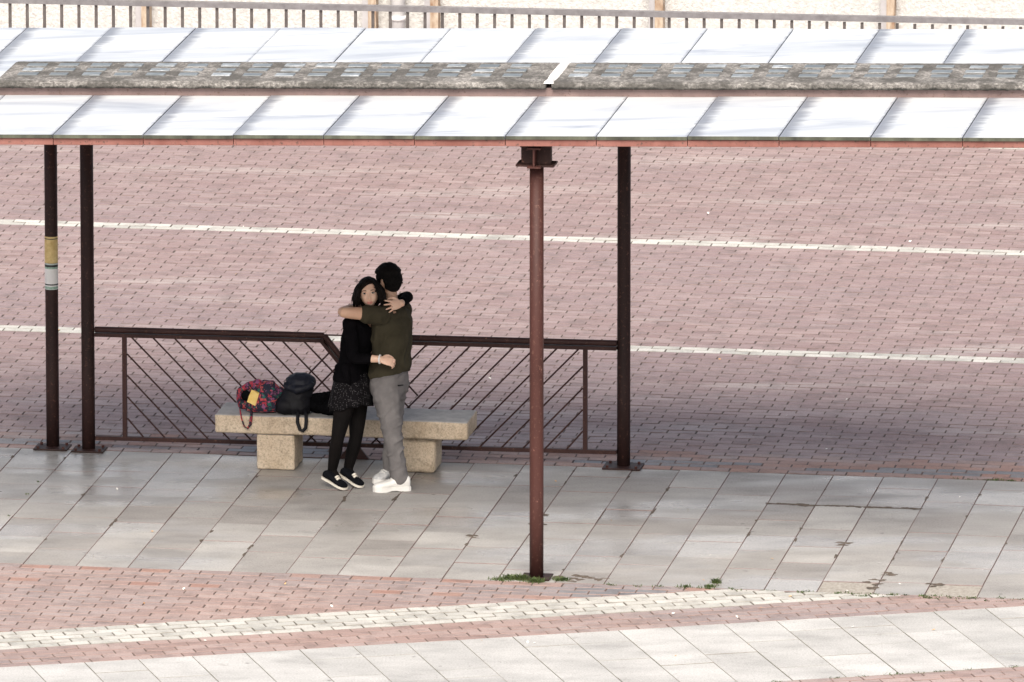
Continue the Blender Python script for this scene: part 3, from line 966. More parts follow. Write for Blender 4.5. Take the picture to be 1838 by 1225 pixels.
def wall_post(a, w, mats, name, label, cat, round_=False, group=None):
    t = thing(name, label, cat, W(a, 17.22), -TH, group)
    if round_:
        mb = MB(); mb.tube([(0, 0, -0.02), (0, 0, 2.5)], w / 2, 16); mb.build('pipe', mats[0], t, True)
        for z in (0.6, 1.5):
            mb = MB(); mb.tube([(0, 0, z), (0, 0, z + 0.04)], w / 2 + 0.008, 16); mb.build('clamp', mats[0], t, True)
    else:
        mb = MB(); mb.box(-w / 2, -w / 2 + w * 0.42, -0.03, 0.075, -0.02, 2.5); mb.build('flange', mats[0], t)
        mb = MB(); mb.box(-w / 2 + w * 0.42 + 0.001, w / 2, -0.045, 0.075, -0.02, 2.5); mb.build('web', mats[1], t)
    return t


wp = [(-5.90, 'rust streaked steel post on the wall, leftmost behind the fence'), (-4.03, 'rust streaked steel post just left of the pale drainpipe'),
      (-3.52, 'rust streaked steel post just right of the pale drainpipe'), (-1.68, 'rust streaked steel post on the wall above the right shelter post'), (0.205, 'rust streaked steel post on the wall, rightmost behind the fence')]
for a, lb in wp:
    wall_post(a, 0.115, [M['pipe_grey'], M['rust']], 'wall_post', lb, 'post', group='steel posts along the far wall')
wall_post(-3.80, 0.12, [M['pipe_white']], 'drainpipe', 'pale round drainpipe running down the cream wall', 'pipe', True)

# ------------------------------------------------------------------ people
def fp(x, y, Y):
    """Metres in the couple's own frame (x to the right, Y away, z up), read off the photograph."""
    return Vector(((x - 668) / 259.0, Y, (872 - y - 53.0 * Y) / 253.5))


COUPLE = Vector((-0.9695, -4.9014, 0))


def solid(name, mb, voxel, mat, parent, smooth=4, fold=None, base=Vector()):
    """Fuse overlapping pieces into one continuous surface."""
    me = mb.mesh(name + '_src', mat)
    o = bpy.data.objects.new('tmp', me); scn.collection.objects.link(o)
    r = o.modifiers.new('r', 'REMESH'); r.mode = 'VOXEL'; r.voxel_size = voxel
    s = o.modifiers.new('s', 'SMOOTH'); s.iterations = smooth; s.factor = 0.5
    dg = bpy.context.evaluated_depsgraph_get(); dg.update()
    ev = o.evaluated_get(dg)
    out = bpy.data.meshes.new_from_object(ev, depsgraph=dg)
    bpy.data.objects.remove(o); bpy.data.meshes.remove(me)
    out.name = name
    n = len(out.vertices)
    co = np.empty(n * 3, 'f'); out.vertices.foreach_get('co', co); co = co.reshape(-1, 3)
    if fold:
        no = np.empty(n * 3, 'f'); out.vertices.foreach_get('normal', no); no = no.reshape(-1, 3)
        d = np.array([fold(Vector(c)) for c in co], 'f')
        co = co + no * d[:, None]
    co = co - np.array(base[:], 'f')
    out.vertices.foreach_set('co', co.ravel())
    out.materials.clear(); out.materials.append(mat)
    out.polygons.foreach_set('use_smooth', [True] * len(out.polygons))
    out.update()
    return link(name, out, parent)


def head(mb, c, F, Lx, Up, s, female):
    """A head with brow, sockets, nose, lips, cheeks, chin and ears; c is the middle of the skull-to-chin height."""
    n, m = 72, 56
    rings = []
    for i in range(1, m):
        ph = math.pi * i / m
        ring = []
        for k in range(n):
            t = 2 * math.pi * k / n
            dx, dy, dz = math.sin(ph) * math.cos(t), math.sin(ph) * math.sin(t), -math.cos(ph)
            w, dp, h = 0.074, 0.092, 0.106
            x, y, z = dx * w, dy * dp, dz * h
            if z < 0.0:
                q = min(1, -z / h)
                x *= 1 - (0.40 if female else 0.30) * q ** 1.6
                if y < 0: y *= 1 - 0.55 * q ** 1.2
                else: y *= 1 + 0.10 * q
            if z > 0.02: x *= 1.0 + 0.03
            if y > 0.02:
                gs = lambda cx, cz, sx, sz: math.exp(-((x - cx) / sx) ** 2 - ((z - cz) / sz) ** 2)
                f = 0.020 * gs(0, -0.028, 0.011, 0.014) + 0.010 * gs(0, -0.008, 0.008, 0.022)
                f += 0.006 * gs(0, 0.030, 0.04, 0.010)
                for sx in (-1, 1):
                    f -= 0.010 * gs(sx * 0.030, 0.008, 0.016, 0.011)
                    f += 0.005 * gs(sx * 0.040, -0.025, 0.018, 0.02)
                    f += 0.006 * gs(sx * 0.009, -0.034, 0.006, 0.006)
                f += 0.007 * gs(0, -0.059, 0.020, 0.006) + 0.006 * gs(0, -0.068, 0.016, 0.006)
                f -= 0.003 * gs(0, -0.0635, 0.022, 0.003)
                f += 0.009 * gs(0, -0.092, 0.020, 0.014)
                y += f
            p = c + (Lx * x + F * y + Up * z) * s
            ring.append(p)
        rings.append(ring)
    mb.rings(rings)
    for sx in (-1, 1):
        e = c + (Lx * (sx * 0.074) + F * -0.006 + Up * -0.008) * s
        mb.ball(e, (0.009 * s, 0.019 * s, 0.031 * s), (Lx, (F + Lx * (-sx * 0.35)).normalized(), (Up - F * 0.15).normalized()), 12, 10)


def hand(mb, wrist, d, n, thumb_side, s=1.0, curl=(0.3, 0.35, 0.25), spread=0.16, thumb_curl=0.3):
    """A palm, four fingers of their own lengths and a thumb leaving the palm's side near its base."""
    d = d.normalized(); n = (n - d * n.dot(d)).normalized(); sd_ = d.cross(n).normalized() * thumb_side
    rings = []
    for t, w, h in ((-0.02, 0.026, 0.020), (0.0, 0.028, 0.019), (0.03, 0.036, 0.016), (0.06, 0.040, 0.014), (0.085, 0.039, 0.011), (0.092, 0.034, 0.007)):
        c = wrist + d * (t * s)
        rings.append([c + sd_ * (w * s * math.cos(2 * math.pi * k / 16)) + n * (h * s * math.sin(2 * math.pi * k / 16)) for k in range(16)])
    mb.rings(rings)
    for j, (off, ln) in enumerate(((0.029, 0.068), (0.010, 0.076), (-0.010, 0.071), (-0.028, 0.055))):
        p = wrist + d * (0.082 * s) + sd_ * (off * s)
        a = 0.0
        yaw = off / 0.03 * spread
        dd = (d * math.cos(yaw) + sd_ * math.sin(yaw)).normalized()
        pts = [wrist + d * (0.06 * s) + sd_ * (off * 0.9 * s), p]
        for kk, (fr, cu) in enumerate(zip((0.42, 0.32, 0.26), curl)):
            a += cu
            p = p + (dd * math.cos(a) - n * math.sin(a)) * (ln * fr * s)
            pts.append(p)
        mb.limb(pts, [0.0088 * s, 0.0088 * s, 0.0080 * s, 0.0072 * s, 0.0058 * s], 10)
    p0 = wrist + d * (0.018 * s) + sd_ * (0.022 * s)
    t1 = p0 + (sd_ * 0.75 + d * 0.65 - n * 0.15).normalized() * (0.036 * s)
    t2 = t1 + (sd_ * (0.55 - thumb_curl) + d * 0.8 - n * 0.25).normalized() * (0.030 * s)
    t3 = t2 + (sd_ * (0.25 - thumb_curl) + d * 0.9 - n * 0.3).normalized() * (0.024 * s)
    mb.limb([p0, t1, t2, t3], [0.012 * s, 0.0105 * s, 0.009 * s, 0.007 * s], 10)


def skin_mat(name, c1, c2):
    m, nt, bs = new_mat(name)
    p = pos(nt, 'object')
    nt.links.new(ramp(nt, noise_tex(nt, p, 18, 4, 0.6), [(0.3, c1), (0.7, c2)]), bs.inputs['Base Color'])
    bs.inputs['Roughness'].default_value = 0.5
    bs.inputs['Subsurface Weight'].default_value = 0.12
    bs.inputs['Subsurface Radius'].default_value = (0.012, 0.005, 0.003)
    return m


def cloth_mat(name, c1, c2, scale=12, weave=260, rough=0.95, bd=0.002):
    return simple(name, c1, c2, scale, rough, bd, weave, 'object', 0.15)


M['skin_f'] = skin_mat('fair_skin', (0.66, 0.43, 0.31), (0.73, 0.50, 0.375))
M['skin_m'] = skin_mat('tan_skin', (0.50, 0.30, 0.20), (0.58, 0.37, 0.255))
M['olive'] = cloth_mat('olive_cotton', (0.036, 0.031, 0.019), (0.050, 0.044, 0.028))
M['grey_trouser'] = cloth_mat('grey_twill', (0.13, 0.122, 0.122), (0.18, 0.17, 0.168), 9)
M['black_knit'] = simple('black_knit', (0.0025, 0.0025, 0.003), (0.005, 0.0045, 0.0055), 12, 1.0, 0.002, 260, 'object', 0.03)
M['tights'] = simple('sheer_black_tights', (0.003, 0.0026, 0.0026), (0.007, 0.0052, 0.005), 6, 0.8, 0, 60, 'object', 0.12)
M['shoe_white'] = simple('white_leather', (0.66, 0.65, 0.62), (0.78, 0.77, 0.74), 14, 0.5, coord='object')
M['shoe_grey'] = simple('grey_mesh', (0.34, 0.35, 0.36), (0.58, 0.58, 0.58), 30, 0.6, coord='object')
M['shoe_black'] = simple('black_canvas', (0.003, 0.0035, 0.005), (0.006, 0.0065, 0.009), 14, 0.95, coord='object', spec=0.1)
M['sole'] = simple('cream_rubber', (0.62, 0.58, 0.50), (0.72, 0.68, 0.60), 14, 0.6, coord='object')
M['hair_m'] = simple('black_hair', (0.003, 0.0027, 0.0025), (0.006, 0.005, 0.0045), 70, 0.8, 0.004, 220, 'object', 0.12)
M['hair_f'] = simple('dark_brown_hair', (0.0028, 0.0021, 0.0018), (0.0085, 0.0056, 0.0044), 40, 0.6, 0.003, 160, 'object', 0.1)
M['eye_white'] = simple('eye_white', (0.34, 0.29, 0.26), (0.40, 0.35, 0.31), 10, 0.3, coord='object')
M['iris'] = simple('dark_iris', (0.01, 0.007, 0.005), (0.02, 0.012, 0.008), 10, 0.2, coord='object')
M['brow'] = simple('brow_hair', (0.045, 0.026, 0.018), (0.08, 0.046, 0.032), 60, 0.8, coord='object')
M['lip'] = simple('lips', (0.44, 0.17, 0.14), (0.50, 0.21, 0.17), 30, 0.4, coord='object')
M['bracelet'] = simple('white_bracelet', (0.74, 0.73, 0.72), (0.82, 0.81, 0.8), 10, 0.3, coord='object')


def skirt_mat():
    m, nt, bs = new_mat('dotted_black_cotton')
    p = pos(nt, 'object')
    vo = nt.nodes.new('ShaderNodeTexVoronoi'); vo.inputs['Scale'].default_value = 95; vo.inputs['Randomness'].default_value = 0.35
    nt.links.new(p, vo.inputs['Vector'])
    base = ramp(nt, vo.outputs['Distance'], [(0.15, (0.15, 0.14, 0.145)), (0.26, (0.004, 0.0035, 0.0045))])
    nt.links.new(base, bs.inputs['Base Color']); bs.inputs['Roughness'].default_value = 0.9; bs.inputs['Specular IOR Level'].default_value = 0.15
    return m


M['skirt'] = skirt_mat()


def axes(F):
    F = Vector(F).normalized(); L = Vector((0, 0, 1)).cross(F).normalized()
    return F, L, F.cross(L).normalized() if False else Vector((0, 0, 1))


def sneaker(name, heel, toe, width, mat, parent, base, height=0.085, lift=0.0, chunky=True, sole_mat='shoe_white'):
    heel, toe = Vector(heel), Vector(toe)
    d = toe - heel; Ln = d.length; d.normalize()
    sd_ = d.cross(Vector((0, 0, 1))).normalized(); up = sd_.cross(d).normalized()
    up_mb, so_mb = MB(), MB()
    prof = ((0.0, 0.70, 0.85), (0.06, 0.86, 1.0), (0.22, 0.88, 1.0), (0.38, 0.84, 0.92), (0.52, 0.90, 0.70), (0.66, 1.0, 0.56), (0.80, 1.0, 0.47), (0.91, 0.84, 0.40), (0.97, 0.58, 0.32), (1.0, 0.25, 0.22))
    rings, rs = [], []
    for t, w, h in prof:
        c = heel + d * (t * Ln); z0 = 0.022 if chunky else 0.010
        hh = height * h
        r = []
        for k in range(18):
            a = 2 * math.pi * k / 18
            cx, sx = math.cos(a), math.sin(a)
            r.append(c + sd_ * (width / 2 * w * math.copysign(abs(cx) ** 0.75, cx)) + up * (z0 + hh * 0.5 + hh * 0.5 * math.copysign(abs(sx) ** 0.8, sx)))
        rings.append(r)
        zz = (0.0, z0 + (0.012 if chunky else 0.005))
        if chunky and 0.30 < t < 0.56: zz = (0.009, z0 + 0.010)
        ws = width / 2 * w * 1.07
        c = heel + d * ((t - 0.5) * 1.04 + 0.5) * Ln
        rs.append([c + sd_ * ws + up * zz[0], c + sd_ * ws + up * zz[1], c - sd_ * ws + up * zz[1], c - sd_ * ws + up * zz[0]])
    up_mb.rings(rings); so_mb.rings(rs)
    up_mb.v = [tuple(Vector(v) - base) for v in up_mb.v]; so_mb.v = [tuple(Vector(v) - base) for v in so_mb.v]
    s = up_mb.build('shoe', mat, parent, True)
    so = so_mb.build('sole', M[sole_mat], s)
    return s, d, sd_, up, heel, Ln


def folds(amp, sc, st=(1, 1, 1), seed=0.0, diag=0.0):
    def f(c):
        q = Vector(((c.x + diag * c.z) * sc * st[0] + seed, c.y * sc * st[1], (c.z - diag * c.x) * sc * st[2]))
        a = max(0.0, 1 - abs(noise.noise(q)) * 3.2) ** 2 - 0.3
        w = max(0.0, min(1.0, 0.55 + 1.3 * noise.noise(c * 5 + Vector((seed, 3, 1)))))
        return max(-0.004, amp * (a * 0.8 * w + 0.35 * noise.noise(q * 2.2)))
    return f


Z = Vector((0, 0, 1))
# ---------------- the man
mbase = fp(704, 880, -0.10); mbase.z = 0
man = thing('person', 'man seen from behind in olive T-shirt, grey trousers and white sneakers hugging the woman', 'person', COUPLE + mbase, 0)
Fm = Vector((-0.87, 0.5, 0)).normalized(); Lm = Z.cross(Fm).normalized()
Fh = Vector((-0.70, 0.69, -0.12)).normalized(); Lh = Z.cross(Fh).normalized(); Uh = Fh.cross(Lh).normalized()
HC = fp(698.5, 505, 0.03)
Lsh, Lel, Lwr = fp(682, 566, -0.155), fp(618, 561, -0.21), fp(641, 551, 0.02)
Rsh, Rel, Rwr = fp(724, 557, 0.15), fp(684, 612, 0.25), fp(640, 640, 0.20)
hipL, kneeL, ankL = fp(694, 704, -0.07), fp(706, 784, -0.13), fp(718, 858, -0.14)
hipR, kneeR, ankR = fp(705, 700, 0.07), fp(704, 778, 0.07), fp(702, 850, 0.06)
body = MB()
tors = [(fp(699, 712, 0), 0.10, 0.085), (fp(699, 692, 0), 0.150, 0.110), (fp(700, 668, 0), 0.148, 0.108), (fp(702, 640, 0), 0.132, 0.098),
        (fp(704, 605, 0), 0.150, 0.112), (fp(704, 578, 0), 0.165, 0.110), (fp(703.5, 560, 0), 0.150, 0.085), (fp(703, 549, 0.005), 0.085, 0.062), (fp(702, 542, 0.01), 0.052, 0.052)]
body.loft([(c, w, d, Lm, Fm) for c, w, d in tors])
body.limb([fp(702.5, 556, 0.005), fp(701, 535, 0.015), HC + Z * -0.03], [0.060, 0.053, 0.052])
head(body, HC, Fh, Lh, Uh, 1.0, False)
body.limb([Lsh, Lsh.lerp(Lel, 0.5), Lel, Lel.lerp(Lwr, 0.4), Lwr], [0.052, 0.045, 0.037, 0.037, 0.027])
body.limb([Rsh, Rsh.lerp(Rel, 0.5), Rel, Rel.lerp(Rwr, 0.4), Rwr], [0.052, 0.045, 0.037, 0.037, 0.027])
hand(body, Lwr, fp(660, 549, 0.13) - Lwr, Vector((-0.5, 0.3, 0.6)), 1, 0.95)
hand(body, Rwr, Vector((-0.9, -0.4, -0.1)), Vector((-0.2, 0.9, 0.2)), -1, 0.95)
body.limb([hipL, kneeL, ankL], [0.078, 0.052, 0.036]); body.limb([hipR, kneeR, ankR], [0.078, 0.052, 0.036])
for ank, toe in ((ankL, fp(678, 876, -0.16)), (ankR, fp(684, 862, -0.02))):
    body.limb([ank, ank.lerp(toe, 0.35) - Z * 0.012, ank.lerp(toe, 0.6) - Z * 0.01], [0.034, 0.022, 0.010])
solid('body', body, 0.0045, M['skin_m'], man, 3, None, mbase)
# T-shirt
ts = MB()
Fd = Fm - Z * 0.26
tsec = [(fp(699.5, 672, 0), 0.160, 0.128), (fp(700, 664, 0), 0.163, 0.128), (fp(701, 652, 0), 0.160, 0.125), (fp(702, 636, 0), 0.152, 0.118),
        (fp(704, 605, 0), 0.168, 0.128), (fp(704, 578, 0), 0.180, 0.124), (fp(703.5, 562, 0), 0.166, 0.100), (fp(703, 551, 0.005), 0.105, 0.074), (fp(702.5, 545, 0.01), 0.072, 0.068), (fp(702, 540.5, 0.012), 0.061, 0.060)]
ts.loft([(c, w, d, Lm, Fd if k < 2 else Fm) for k, (c, w, d) in enumerate(tsec)])
ts.limb([Lsh + Lm * -0.05, Lsh, Lsh.lerp(Lel, 0.22), Lsh.lerp(Lel, 0.37)], [0.070, 0.069, 0.065, 0.064])
ts.limb([Rsh + Lm * 0.05, Rsh, Rsh.lerp(Rel, 0.3), Rsh.lerp(Rel, 0.5)], [0.068, 0.067, 0.062, 0.060])
solid('tshirt', ts, 0.006, M['olive'], man, 3, folds(0.018, 7, (1.2, 1.2, 0.5), 1.0, -0.35), mbase)
# trousers
tr = MB()
tr.loft([(fp(698, 716, 0), 0.110, 0.095, Lm, Fm), (fp(698.5, 700, 0), 0.150, 0.122, Lm, Fm), (fp(699, 685, 0), 0.155, 0.125, Lm, Fm), (fp(700, 662, 0), 0.152, 0.116, Lm, Fm), (fp(701, 648, 0), 0.135, 0.10, Lm, Fm)])
tr.limb([hipL, hipL.lerp(kneeL, 0.5), kneeL, kneeL.lerp(ankL, 0.5), ankL], [0.104, 0.084, 0.066, 0.061, 0.061])
tr.limb([hipR, hipR.lerp(kneeR, 0.5), kneeR, kneeR.lerp(ankR, 0.5), ankR], [0.100, 0.082, 0.064, 0.060, 0.058])
trousers = solid('trousers', tr, 0.006, M['grey_trouser'], man, 2, folds(0.017, 8, (0.7, 0.7, 1.25), 4.0, 0.7), mbase)
# hair: a close cap over crown, back and sides
hb = MB()
rings = []
nseg, mseg = 64, 40
for i in range(1, mseg):
    ph = math.pi * i / mseg; r = []
    for k in range(nseg):
        t = 2 * math.pi * k / nseg
        dx, dy, dz = math.sin(ph) * math.cos(t), math.sin(ph) * math.sin(t), -math.cos(ph)
        x, y, z = dx * 0.074, dy * 0.092, dz * 0.106
        if z < 0:
            q = min(1, -z / 0.106); x *= 1 - 0.30 * q ** 1.6
            if y < 0: y *= 1 - 0.55 * q ** 1.2
        hairline = 0.045 if y > 0.055 else (0.045 - (0.055 - y) / 0.055 * 0.055 if y > 0.0 else -0.010 - min(1, -y / 0.05) * 0.075)
        if y > 0.0 and abs(dx) > 0.5: hairline = min(hairline, -0.012 + max(0, y - 0.035) * 3.0)
        g_ = (z - hairline) / 0.014
        ear = ((y + 0.008) / 0.018) ** 2 + ((z + 0.010) / 0.032) ** 2
        if abs(dx) > 0.6 and ear < 1.3: g_ = min(g_, (ear - 1.0) * 3)
        g_ = max(-1, min(1, g_))
        off = 0.013 * g_ + (0.012 if z > 0.05 else 0) * max(0, g_)
        off += 0.006 * noise.noise(Vector((x * 60, y * 60, z * 60))) * max(0, g_)
        v = Vector((x, y, z)); r.append(HC + Lh * (x + dx * off) + Fh * (y + dy * off) + Uh * (z + dz * off))
    rings.append(r)
hb.rings(rings)
for _ in range(500):
    while True:
        v = Vector((random.gauss(0, 1), random.gauss(0, 1), random.gauss(0, 1))).normalized()
        if abs(v.x) > 0.62 and -0.45 < v.y < 0.35 and v.z < 0.38: continue
        if v.z > -0.1 + (0.62 if v.y > 0.5 else 0) and not (v.y > 0.05 and v.z < 0.35): break
        if v.y < -0.35 and v.z > -0.2: break
    p = Vector((v.x * 0.080, v.y * 0.098, v.z * 0.118))
    p = HC + Lh * p.x + Fh * p.y + Uh * p.z
    dn = (Lh * v.x + Fh * v.y + Uh * v.z); tg = (dn + Vector((random.uniform(-.6, .6), random.uniform(-.6, .6), random.uniform(-1.2, 0.1)))).normalized()
    hb.tube([p - dn * 0.006, p + tg * 0.006, p + tg * 0.011], [0.0045, 0.0032, 0.0008], 5)
hb.v = [tuple(Vector(v) - mbase) for v in hb.v]
hb.build('hair', M['hair_m'], man, True)
s1 = sneaker('shoe', fp(735, 880, -0.13), fp(671, 882, -0.185), 0.098, M['shoe_white'], man, mbase, 0.088)
s2 = sneaker('shoe', fp(702, 865, 0.075), fp(674, 869, -0.045), 0.095, M['shoe_grey'], man, mbase, 0.082)
for s_, dd, ss, uu, hh, ln in (s1, s2):
    for q in (0.50, 0.58, 0.66):
        mb = MB(); c = hh + dd * (q * ln) + uu * (0.084 - (q - 0.5) * 0.16) - mbase
        mb.tube([c - ss * 0.026, c + uu * 0.006, c + ss * 0.026], 0.004, 6); mb.build('lace', M['shoe_white'], s_)
# back pocket of the trousers
mb = MB()
o_ = -Fm * 0.127 + Z * -0.01
pc_ = fp(699, 690, 0)
for (l0, l1, z0, z1) in ((0.030, 0.105, 0.0, 0.003),):
    mb.tube([pc_ - Fm * (0.124 + 0.0 * q) + Lm * l + Z * (0.012 + 0.008 * q) - mbase for q, l in ((0, 0.020), (0.5, 0.055), (1, 0.090))], 0.0035, 6)
mb.build('pocket_edge', M['shoe_black'], man)

# ---------------- the woman
wbase = fp(628, 876, -0.05); wbase.z = 0
wom = thing('person', 'dark haired woman in black cardigan and dotted skirt facing the camera over the man\'s shoulder', 'person', COUPLE + wbase, 0)
Fw = Vector((0.87, -0.5, 0)).normalized(); Lw = Z.cross(Fw).normalized()
Fc = Vector((0.0, -0.985, 0.10)).normalized(); Uc0 = Vector((-0.10, 0.05, 1)); Lc = Uc0.cross(Fc).normalized(); Uc = Fc.cross(Lc).normalized()
WC = fp(663.5, 526.5, -0.095)
SW = 0.945
wLs, wLe, wLw = fp(666, 572, 0.12), fp(731, 533, 0.20), fp(720.5, 545, -0.085)
wRs, wRe, wRw = fp(629, 583, -0.13), fp(637, 642, -0.19), fp(684, 645, -0.235)
whR, wkR, waR = fp(622, 712, -0.07), fp(607, 785, -0.11), fp(596, 846, -0.02)
whL, wkL, waL = fp(644, 708, 0.06), fp(639, 785, 0.03), fp(624, 845, 0.055)
body = MB()
tors = [(fp(632, 718, 0), 0.10, 0.08), (fp(632, 698, 0), 0.145, 0.105), (fp(633, 672, 0), 0.130, 0.095), (fp(637, 642, 0), 0.105, 0.082),
        (fp(645, 608, 0), 0.125, 0.102), (fp(649, 588, 0), 0.132, 0.092), (fp(651, 574, 0), 0.120, 0.068), (fp(653, 564, -0.01), 0.07, 0.05), (fp(655, 557, -0.02), 0.042, 0.044)]
body.loft([(c, w, d, Lw, Fw) for c, w, d in tors])
body.limb([fp(653, 568, -0.01), fp(657, 552, -0.045), WC + Z * -0.045 - Fc * 0.02], [0.05, 0.043, 0.043])
head(body, WC, Fc, Lc, Uc, SW, True)
body.limb([wLs, wLs.lerp(wLe, 0.5), wLe, wLw], [0.042, 0.037, 0.032, 0.023])
body.limb([wRs, wRs.lerp(wRe, 0.5), wRe, wRe.lerp(wRw, 0.5), wRw], [0.042, 0.037, 0.031, 0.030, 0.023])
hand(body, wLw, fp(688, 553, -0.20) - wLw, Vector((0.30, -0.85, 0.35)), 1, 0.92, (-0.04, 0.16, 0.12), 0.34)
hand(body, wRw, Vector((0.93, -0.05, -0.22)), Vector((0.10, -0.75, 0.65)), -1, 0.88, (0.50, 0.75, 0.5), 0.16, 0.4)
for h_, k_, a_ in ((whR, wkR, waR), (whL, wkL, waL)):
    body.limb([h_, h_.lerp(k_, 0.5), k_, k_.lerp(a_, 0.4), a_], [0.066, 0.056, 0.039, 0.039, 0.025])
toeR, toeL = fp(621, 879, -0.16), fp(650, 875, -0.09)
for a_, t_ in ((waR, toeR), (waL, toeL)): body.limb([a_, a_.lerp(t_, 0.45) - Z * 0.002, a_.lerp(t_, 0.8) + Z * 0.004], [0.028, 0.022, 0.014])
solid('body', body, 0.0042, M['skin_f'], wom, 2, None, wbase)
tg = MB()
for h_, k_, a_, t_ in ((whR, wkR, waR, toeR), (whL, wkL, waL, toeL)):
    tg.limb([h_, h_.lerp(k_, 0.5), k_, k_.lerp(a_, 0.4), a_], [0.076, 0.064, 0.046, 0.047, 0.031])
    tg.limb([a_, a_.lerp(t_, 0.42)], [0.034, 0.028])
solid('tights', tg, 0.005, M['tights'], wom, 4, None, wbase)
cg = MB()
csec = [(fp(631, 681, 0), 0.153, 0.116), (fp(631.5, 675, 0), 0.153, 0.115), (fp(633, 668, 0), 0.142, 0.108), (fp(637, 642, 0), 0.117, 0.095),
        (fp(645, 608, 0), 0.137, 0.116), (fp(649, 588, 0), 0.143, 0.104), (fp(651, 575, 0), 0.130, 0.080), (fp(652.5, 568, -0.005), 0.090, 0.06)]
cg.loft([(c, w, d, Lw, Fw) for c, w, d in csec])
cg.limb([wLs - Lw * 0.04, wLs, wLs.lerp(wLe, 0.5), wLe, wLe.lerp(wLw, 0.85)], [0.055, 0.054, 0.046, 0.041, 0.034])
cg.limb([wRs + Lw * 0.04, wRs, wRs.lerp(wRe, 0.5), wRe, wRe.lerp(wRw, 0.55)], [0.055, 0.054, 0.046, 0.041, 0.038])
cg.limb([fp(622, 660, -0.12), fp(624, 676, -0.155), fp(629, 691, -0.155)], [0.03, 0.022, 0.008])
cg.limb([fp(608, 660, -0.03), fp(604, 670, -0.03)], [0.03, 0.015])
kf = folds(0.005, 10, (1, 1, 0.6), 2)
n0_, n1_ = fp(655, 571, -0.15), fp(668, 590, -0.15)


def neckline(c):
    if c.y < -0.05:
        a_ = Vector((n1_.x - n0_.x, n1_.z - n0_.z)); w_ = Vector((c.x - n0_.x, c.z - n0_.z))
        t_ = max(0, min(1, w_.dot(a_) / a_.dot(a_)))
        if (w_ - a_ * t_).length < 0.016 * (1.25 - t_ * 0.7): return -0.032
    return kf(c)


solid('cardigan', cg, 0.006, M['black_knit'], wom, 4, neckline, wbase)
# skirt: pleated, flaring to an uneven hem
sk = MB(); rings = []
for j in range(14):
    t = j / 13
    c = fp(634, 655, 0).lerp(fp(629.5, 727, 0.0), t)
    hw, hd = 0.118 + 0.058 * t ** 0.7, 0.094 + 0.050 * t ** 0.7
    r = []
    for k in range(72):
        a = 2 * math.pi * k / 72
        pl = 1 + 0.055 * t * math.sin(9 * a + 0.7) + 0.02 * t * math.sin(23 * a)
        p = c + Lw * (hw * pl * math.cos(a)) + Fw * (hd * pl * math.sin(a))
        p.z -= 0.02 * t * math.sin(2 * a + 0.5) + 0.004 * t * math.sin(9 * a)
        r.append(p - wbase)
    rings.append(r)
rings.reverse()
inner = [[p + (sum(r, Vector()) / len(r) - p) * 0.03 for p in r] for r in rings]
sk.rings(list(reversed(inner)) + rings, False)
sk.build('skirt', M['skirt'], wom, True)
# face details
def facep(x, z, y): return WC + (Lc * x + Uc * z + Fc * y) * SW
for sx in (-1, 1):
    e = MB(); e.ball(facep(sx * 0.030, 0.006, 0.0785) - wbase, (0.0135, 0.007, 0.0062), (Lc, Fc, Uc), 14, 10); eo = e.build('eye', M['eye_white'], wom, True)
    e = MB(); e.ball(facep(sx * 0.030 - 0.001, 0.006, 0.0838) - wbase, (0.0062, 0.003, 0.0060), (Lc, Fc, Uc), 12, 8); e.build('iris', M['iris'], eo, True)
    e = MB(); e.tube([facep(sx * (0.030 + q) , 0.0115 - abs(q) * 30 * abs(q) * 0.6, 0.0845 - abs(q) * 0.28) - wbase for q in (-0.014, -0.007, 0, 0.007, 0.014)], [0.001, 0.0022, 0.0026, 0.0024, 0.0012], 6); e.build('eyelash', M['iris'], eo, True)
    e = MB(); e.tube([facep(sx * q, zz, yy) - wbase for q, zz, yy in ((0.014, 0.0235, 0.0915), (0.024, 0.0275, 0.0895), (0.034, 0.0285, 0.084), (0.046, 0.0235, 0.0735))], [0.0020, 0.0030, 0.0026, 0.0010], 6); e.build('eyebrow', M['brow'], wom, True)
for zz, rr_ in ((-0.0600, 0.0035), (-0.0675, 0.0042)):
    e = MB(); e.tube([facep(q, zz + (0.0 if zz > -0.063 else 0.0) + 13.0 * q * q, 0.0985 - 12 * q * q) - wbase for q in (-0.021, -0.012, 0, 0.012, 0.021)], [0.0012, rr_ * 0.9, rr_, rr_ * 0.9, 0.0012], 8); e.build('lip', M['lip'], wom, True)
# hair: cap and falling locks
hb = MB(); rings = []
for i in range(1, mseg):
    ph = math.pi * i / mseg; r = []
    for k in range(nseg):
        t = 2 * math.pi * k / nseg
        dx, dy, dz = math.sin(ph) * math.cos(t), math.sin(ph) * math.sin(t), -math.cos(ph)
        x, y, z = dx * 0.074, dy * 0.092, dz * 0.106
        if z < 0 and y < 0: y *= 1 - 0.3 * (-z / 0.106)
        line = -0.2
        if y > 0.01:
            part = x - 0.020     # the parting sits to one side
            line = 0.070 - 9.0 * part * part if abs(x) < 0.062 else -0.01
            line = max(line, -0.2) if abs(x) < 0.062 else (-0.2 if y < 0.035 else 0.0)
        g_ = max(-1, min(1, (z - line) / 0.012))
        off = 0.016 * g_ + 0.006 * max(0, g_) * noise.noise(Vector((x * 50, y * 50, z * 30)))
        r.append(WC + (Lc * (x + dx * off) + Fc * (y + dy * off) + Uc * (z + dz * off)) * SW)
    rings.append(r)
hb.rings(rings)
random.seed(21)
